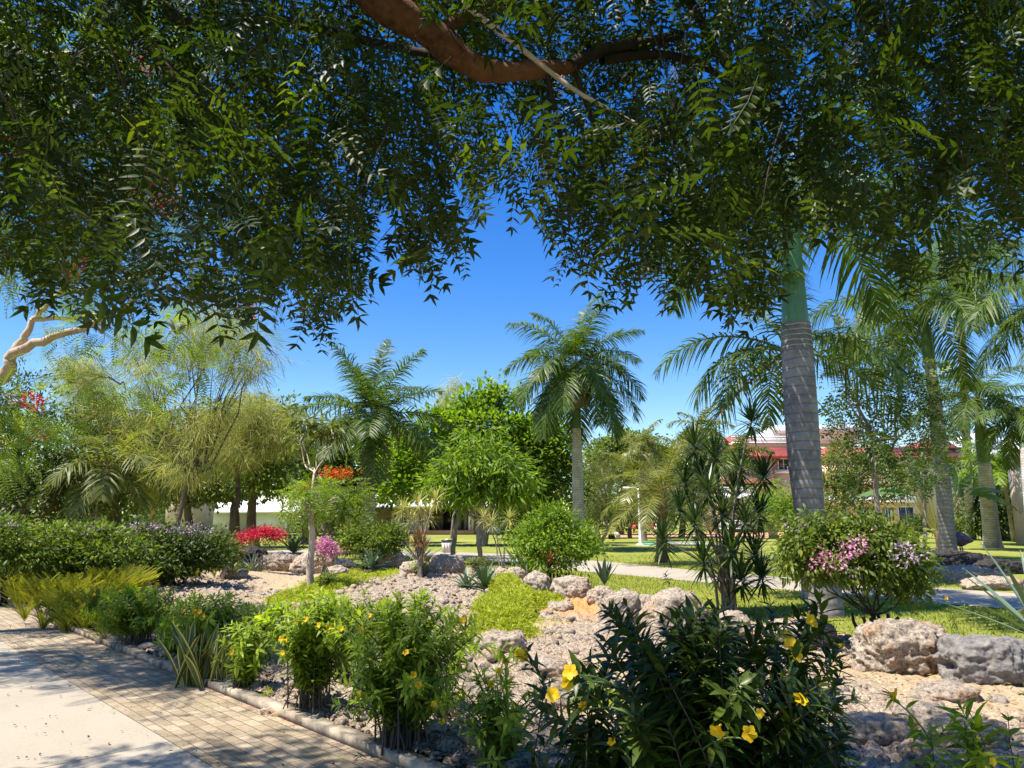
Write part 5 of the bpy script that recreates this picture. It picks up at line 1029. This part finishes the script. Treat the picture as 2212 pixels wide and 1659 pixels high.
# flamingos
def flamingo(px, py, hpx, label, cb, rz=0, name='flamingo_statue'):
    b = G(px, py); s = b[1] / FPX; h = hpx * s; rt = root(name, label, 'flamingo statue', b, rz=rz)
    V, F = ico(4); P = V.copy(); x = V[:, 0]; P[:, 0] = x * .40 * h; P[:, 1] = V[:, 1] * .19 * h * (1 - .3 * np.clip(x, 0, 1)); P[:, 2] = V[:, 2] * .27 * h * (1 - .45 * np.clip(x, 0, 1) ** 1.3) * (1 - .1 * np.clip(-x, 0, 1)); P[:, 2] += .72 * h - .04 * h * np.clip(x, 0, 1)
    tl = np.clip(x - .72, 0, 1); P[:, 0] += tl * .35 * h; P[:, 2] -= tl * .10 * h
    mk('body', [(P, F, cb)], rt)
    N_ = [(-.36 * h, 0, .74 * h), (-.44 * h, 0, .86 * h), (-.40 * h, 0, .97 * h), (-.28 * h, -.05 * h, .99 * h), (-.2 * h, -.13 * h, .90 * h), (-.22 * h, -.17 * h, .80 * h), (-.3 * h, -.17 * h, .74 * h)]
    mk('neck', [tube(N_, np.array([.055, .04, .034, .032, .034, .05, .02]) * h, 10, cb)], rt)
    for sx in (-.05, .06): mk('leg', [tube([(sx * h, sx * .6 * h, .52 * h), (sx * h + .03 * h, sx * .6 * h, .26 * h), (sx * h, sx * .6 * h, -.01)], [.022 * h, .02 * h, .018 * h], 6, 'black')], rt)
    mk('wing', [(P * np.array([.78, 1.12, .62]) + np.array([.05 * h, 0, .29 * h]), F, cb)], rt)
M['flamdark'] = plain('dark_purple', (.10, .055, .085), .5, .35, 5, .2); M['flampink'] = plain('pale_pink', (.70, .28, .26), .6, .15, 5, .1)
flamingo(2078, 1208, 58, 'dark purple flamingo statue with its neck folded beside the leaning grey palm', 'flamdark')
flamingo(942, 1153, 20, 'pale pink flamingo statue standing at the patio edge', 'flampink')
# traveller's palm
YT = 36.; b = G(2030, 1188); rt = root('travellers_palm', 'travellers palm fanning wide banana like leaves behind the grey palm', 'tree', b); YT = b[1]
mk('trunk', [tube([(0, 0, 0), (0, 0, .5), (0, 0, 1.)], [.14, .16, .2], 10, 'bark_brown')], rt)
BAN = leaf_tpl(.30, 16, .18, .35, 0, .4, .7); V = BAN[0].copy()
for i in range(17):
    for k in (0, 2): V[3 * i + k, 1] *= (1 if i % 2 else .72); V[3 * i + k, 2] -= .02 * (i % 2)
BAN = (V, BAN[1], BAN[2])
for (tx, ty, sx, dv, el, tw) in ((1862, 1075, 1975, 1.6, -.15, .1), (1905, 1020, 1968, 2.2, .5, .5), (1935, 985, 1985, 2.0, .9, .7), (1965, 975, 1995, 2., 1.1, .2), (2000, 975, 2010, 1.8, 1.4, .6), (2040, 980, 2040, 1.8, 1.35, .4), (2075, 990, 2062, 2., 1.0, .5), (2105, 1020, 2075, 2.1, .8, .8), (2125, 1045, 2085, 2.2, .45, .5), (2180, 1065, 2095, 2.4, .25, .0), (2212, 1110, 2110, 2.3, .05, 0.), (1990, 1010, 2000, 1.9, 1.2, .8), (2090, 1050, 2070, 1.8, .6, .9)):
    q = W(sx, 1060 + abs(sx - 2030) * .12, YT) - b; tip = W(tx, ty, YT + rng.normal(0, .3)) - b; s0 = np.array([(sx - 2030) / FPX * YT * .12, 0, .8])
    Pp = path(s0, q, (0, 0, 0), 6); mk('leaf_stalk', [tube(Pp, np.linspace(.05, .025, 6), 6, 'palmyellow', False, .9)], rt)
    d = tip - q; L = np.linalg.norm(d); d = d + np.array([0, 0, .3 * L]); N_ = np.array([[rng.normal(0, .3), -.8 + tw, 1.]])
    mk('leaf', [inst(BAN, frames(d[None], N_), q[None], L * 1.05, np.array([rng.uniform(.3, .9)]), 'banana')], rt)

# ------------------------------------------------------------------ flame tree at the left edge
YF = 11.; b = W(-60, 1119, YF); b[2] = 0; rt = root('flame_tree', 'large flame tree whose pale forked limbs enter at the left edge', 'tree', b)
def wp(px, py, Y=YF): return W(px, py, Y) - b
lim = [(wp(-60, 1119) * np.array([1, 1, 0]), wp(-20, 830), .20, .15), (wp(-20, 830), wp(20, 775), .14, .11), (wp(20, 775), wp(175, 712), .105, .07), (wp(20, 775), wp(70, 690), .09, .06), (wp(70, 690), wp(130, 635), .06, .045), (wp(70, 690), wp(260, 668), .05, .035), (wp(175, 712), wp(300, 640, 10), .065, .04), (wp(130, 635), wp(420, 560, 10), .05, .03), (wp(-20, 830), wp(-200, 400, 9), .13, .08), (wp(-200, 400, 9), wp(0, 100, 8), .09, .06), (wp(130, 635), wp(250, 350, 9), .06, .04), (wp(0, 100, 8), wp(400, 150, 7.5), .07, .04), (wp(0, 480, 9), wp(30, 490, 9), .03, .03)]
mk('trunk', [tube(path(a, c, rng.normal(0, .06, 3), 9, .015), np.linspace(r1 * .8, r2 * .7, 9), 12, 'bark_pale') for a, c, r1, r2 in lim], rt)
LL = []
for (px, py, rx, ry, Y) in ((60, 880, 60, 50, 11), (-20, 960, 80, 60, 11), (220, 720, 60, 26, 11), (380, 720, 70, 30, 11.5), (440, 800, 40, 20, 11.5), (100, 760, 40, 20, 11), (0, 560, 120, 60, 9.5), (200, 520, 150, 60, 9), (350, 400, 120, 80, 9), (100, 350, 150, 90, 8.5), (0, 150, 150, 120, 8.5), (300, 150, 150, 100, 8), (530, 665, 26, 26, 10.5), (260, 830, 60, 24, 11.5), (-250, 500, 200, 200, 8), (-200, 100, 200, 200, 7)):
    c = W(px, py, Y) - b; LL.append((*c, rx * Y / FPX, .6 + rx * Y / FPX * .5, ry * Y / FPX))
g_, T_ = crown_geo(LL, 3800, FEA, .36, 'feather', 6, .2, 1.4, .35, .2); crg = g_
pcs = [tube(path(np.array(l[:3]), q, (0, 0, .1), 4), [.02, .016, .01, .005], 4, 'bark_grey', False) for q in T_[:200] for l in [LL[int(np.argmin([np.linalg.norm(np.array(l[:3]) - q) for l in LL]))]]]; mk('crown', [crg] + pcs, rt)
FL = [(*(W(px, py, Y) - b), rx * Y / FPX, .2, rx * Y / FPX) for (px, py, rx, Y) in ((535, 655, 20, 10.3), (540, 680, 16, 10.3), (160, 430, 40, 7.5), (110, 480, 40, 7.5), (330, 420, 50, 7.5), (160, 130, 16, 6.5), (310, 130, 16, 6.5), (60, 320, 40, 7.3), (150, 570, 30, 8), (70, 870, 30, 10.6), (85, 940, 10, 10.6), (600, 490, 16, 8.5))]
g_, _ = crown_geo(FL, 900, RH, .055, 'redflower', 8, .06, .5, 0, .1); mk('blossom', [g_], rt)

# ------------------------------------------------------------------ overhanging neem tree
b = np.array([-1.2, -2.2, 0.]); rt = root('neem_tree', 'overhanging neem tree with a thick reddish limb filling the top of the view', 'tree', b)
def np_(px, py, Y): return W(px, py, Y) - b
hi = np.array([-.1, -1.2, 2.6])
def smooth(pts, n=24):
    P = np.array(pts, float); t = np.linspace(0, len(P) - 1, n); o = []
    for v in t:
        i = int(min(v, len(P) - 2)); f = v - i; p0 = P[max(i - 1, 0)]; p1 = P[i]; p2 = P[i + 1]; p3 = P[min(i + 2, len(P) - 1)]
        o.append(.5 * ((2 * p1) + (-p0 + p2) * f + (2 * p0 - 5 * p1 + 4 * p2 - p3) * f * f + (-p0 + 3 * p1 - 3 * p2 + p3) * f ** 3))
    return np.array(o)
mk('trunk', [tube(smooth([(0, 0, -.05), (.05, 0, 1.2), (.2, .2, 2.4), (.45, .6, 3.2)]), np.linspace(.24, .15, 24), 18, 'bark_red')], rt)
def limb(pts, r0, r1, nm='limb', n=28, mat='bark_red', sides=14):
    P = smooth(pts, n); rr = np.linspace(r0, r1, n)
    rr = rr * (1 + .06 * np.sin(np.arange(n) * 1.3 + pts[0][0] * 7)); return mk(nm, [tube(P, rr, sides, mat)], rt)
T0 = (.45, .6, 3.2)
limb([T0, np_(640, -260, 2.6), np_(800, -20, 2.75), np_(930, 70, 2.85), np_(1000, 130, 2.9), np_(1070, 155, 2.95), np_(1170, 150, 3.0), np_(1240, 145, 3.05)], .10, .027)
limb([np_(1230, 143, 3.04), np_(1310, 105, 3.1), np_(1380, 95, 3.2), np_(1470, 75, 3.3)], .032, .024, mat='bark_dark')
limb([np_(960, 60, 2.85), np_(1040, 20, 2.9), np_(1110, 5, 2.9)], .03, .02)
limb([np_(1000, 8, 2.7), np_(1120, 100, 2.65), np_(1250, 200, 2.6), np_(1415, 288, 2.6)], .013, .007, mat='bark_pale')
limb([np_(330, -160, 3.), np_(380, 40, 3.), np_(600, 45, 3.1), np_(820, 95, 3.2), np_(1000, 128, 3.)], .035, .018, mat='bark_dark')
limb([np_(150, -250, 3.2), np_(290, 20, 3.3), np_(350, 130, 3.3), np_(440, 230, 3.3), np_(560, 340, 3.3), np_(720, 450, 3.4), np_(820, 500, 3.4)], .045, .008, mat='bark_brown')
limb([np_(440, 230, 3.3), np_(480, 330, 3.3), np_(520, 420, 3.3)], .012, .005, mat='bark_dark')
limb([np_(560, 340, 3.3), np_(640, 440, 3.3), np_(660, 600, 3.3), np_(655, 700, 3.2)], .010, .004, mat='bark_dark')
limb([np_(1300, 130, 3.1), np_(1450, 120, 3.3), np_(1580, 180, 3.4), np_(1680, 290, 3.5), np_(1800, 400, 3.6), np_(1900, 470, 3.6)], .024, .006, mat='bark_dark')
limb([np_(1240, 150, 3.05), np_(1290, 300, 3.1), np_(1340, 560, 3.1)], .014, .005, mat='bark_dark')
limb([np_(1180, 150, 3.), np_(1220, 350, 3.), np_(1230, 500, 3.)], .012, .005, mat='bark_dark')
limb([np_(1420, -100, 3.2), np_(1500, 20, 3.3), np_(1560, 130, 3.4), np_(1640, 220, 3.4), np_(1700, 330, 3.4)], .03, .010, mat='bark_dark')
limb([np_(1750, -150, 3.2), np_(1900, 60, 3.4), np_(2050, 160, 3.5), np_(2260, 200, 3.6)], .035, .012, mat='bark_dark')
limb([np_(1200, -20, 3.), np_(1400, -40, 3.), np_(1750, -60, 3.2), np_(2200, -120, 3.4)], .05, .03, mat='bark_brown')
limb([T0, np_(500, -500, 2.4), np_(330, -160, 3.), np_(150, -250, 3.2), np_(-300, -200, 3.4)], .09, .03)
limb([T0, np_(1300, -700, 2.2), np_(1420, -100, 3.2)], .08, .03); limb([T0, np_(1600, -700, 2.4), np_(1750, -150, 3.2)], .08, .035)
# leaves: lower outline of the hanging crown (picture units)
ox = [-700, 0, 90, 200, 330, 450, 530, 600, 690, 735, 790, 850, 930, 995, 1010, 1050, 1075, 1110, 1150, 1180, 1240, 1330, 1420, 1500, 1570, 1650, 1720, 1790, 1860, 1960, 2080, 2212, 2900]
oy = [600, 560, 640, 700, 690, 660, 700, 760, 770, 650, 600, 545, 600, 590, 480, 455, 490, 430, 470, 560, 590, 620, 625, 620, 690, 670, 560, 555, 570, 590, 575, 560, 560]
n = 17500
px = rng.uniform(-650, 2850, n * 3); py = -700 + 1470 * rng.random(n * 3) ** .8
lo = np.interp(px, ox, oy); dn = vnoise(np.stack([px / 90, py / 90, 0 * px], 1), 3) + .6 * vnoise(np.stack([px / 35, py / 35, 0 * px], 1), 4)
gap = np.exp(-(((px - 1130) / 60) ** 2 + ((py - 330) / 90) ** 2)) * .75 + np.exp(-(((px - 730) / 130) ** 2 + ((py - 200) / 80) ** 2)) * .5 + np.exp(-(((px - 640) / 70) ** 2 + ((py - 520) / 60) ** 2)) * .6 + np.exp(-(((px - 20) / 60) ** 2 + ((py - 620) / 50) ** 2)) * .7
edge = np.clip((lo - 75 - py) / 220, 0, 1)
k = (py < lo - 8) & (dn + 1.35 * edge + .24 - gap > rng.random(n * 3) * 1.1 - .25)
px, py = px[k][:n], py[k][:n]; n = len(px)
Yl = 2.1 + 2.3 * rng.random(n) ** .85
bd = np.abs(py - np.interp(px, [780, 930, 1000, 1070, 1240, 1470], [-20, 70, 130, 155, 145, 75])); nb = (bd < 85) & (px > 740) & (px < 1490); Yl = np.where(nb & (rng.random(n) < .99), 3.25 + .9 * rng.random(n), Yl); Pw = np.array([W(a, c_, y_) for a, c_, y_ in zip(px, py, Yl)]) - b
m_ = 6200; up = np.stack([rng.uniform(-7.5, 4.5, m_), rng.uniform(-3.0, 6.5, m_), rng.uniform(3.4, 5.4, m_)], 1); up = up[(up[:, 0] < -1.5) | (up[:, 1] < 3.4)]; m_ = len(up); up[:, 2] = np.maximum(up[:, 2], 2.5 + .82 * np.maximum(up[:, 1], 0) + .25 * rng.random(m_))  # unseen leaves above the view, added to cast shade below
dn2 = vnoise(up * 1.1, 3); up = up[(dn2 > -.02) & ~((up[:, 0] > .4) & (up[:, 1] > 1.2))]; Pw = np.concatenate([Pw, up - b]); n = len(Pw)
# hanging compound leaves: rachis starts above and droops outward
X = rng.normal(0, .75, (n, 3)); X[:, 2] = -rng.uniform(.1, 1.0, n); X = nrm(X); N_ = rng.normal(0, .5, (n, 3)) + np.array([0, -.1, .9])
Sz = rng.uniform(.13, .26, n) * rng.choice([.8, 1., 1.15], n); Pw = Pw - X * (Sz * .5)[:, None] + 0
rn = np.clip(rng.normal(.42, .2, n), 0, 1); pcs = []; idx = rng.integers(0, 3, n)
for v in range(3):
    k = idx == v; pcs.append(inst(NEEM[v], frames(X[k], N_[k]), Pw[k], Sz[k], rn[k], 'neem'))
fol = pcs
# fine hanging twigs that carry the leaves
Pl = Pw[rng.choice(n, 900, replace=False)]; pcs = []
for q in Pl:
    pcs.append(tube(path(q + np.array([rng.normal(0, .12), rng.normal(0, .12), rng.uniform(.15, .4)]), q - np.array([0, 0, .05]), (0, 0, .03), 4), [.004, .003, .0025, .0015], 4, 'bark_dark', False))
mk('foliage', fol + pcs, rt)
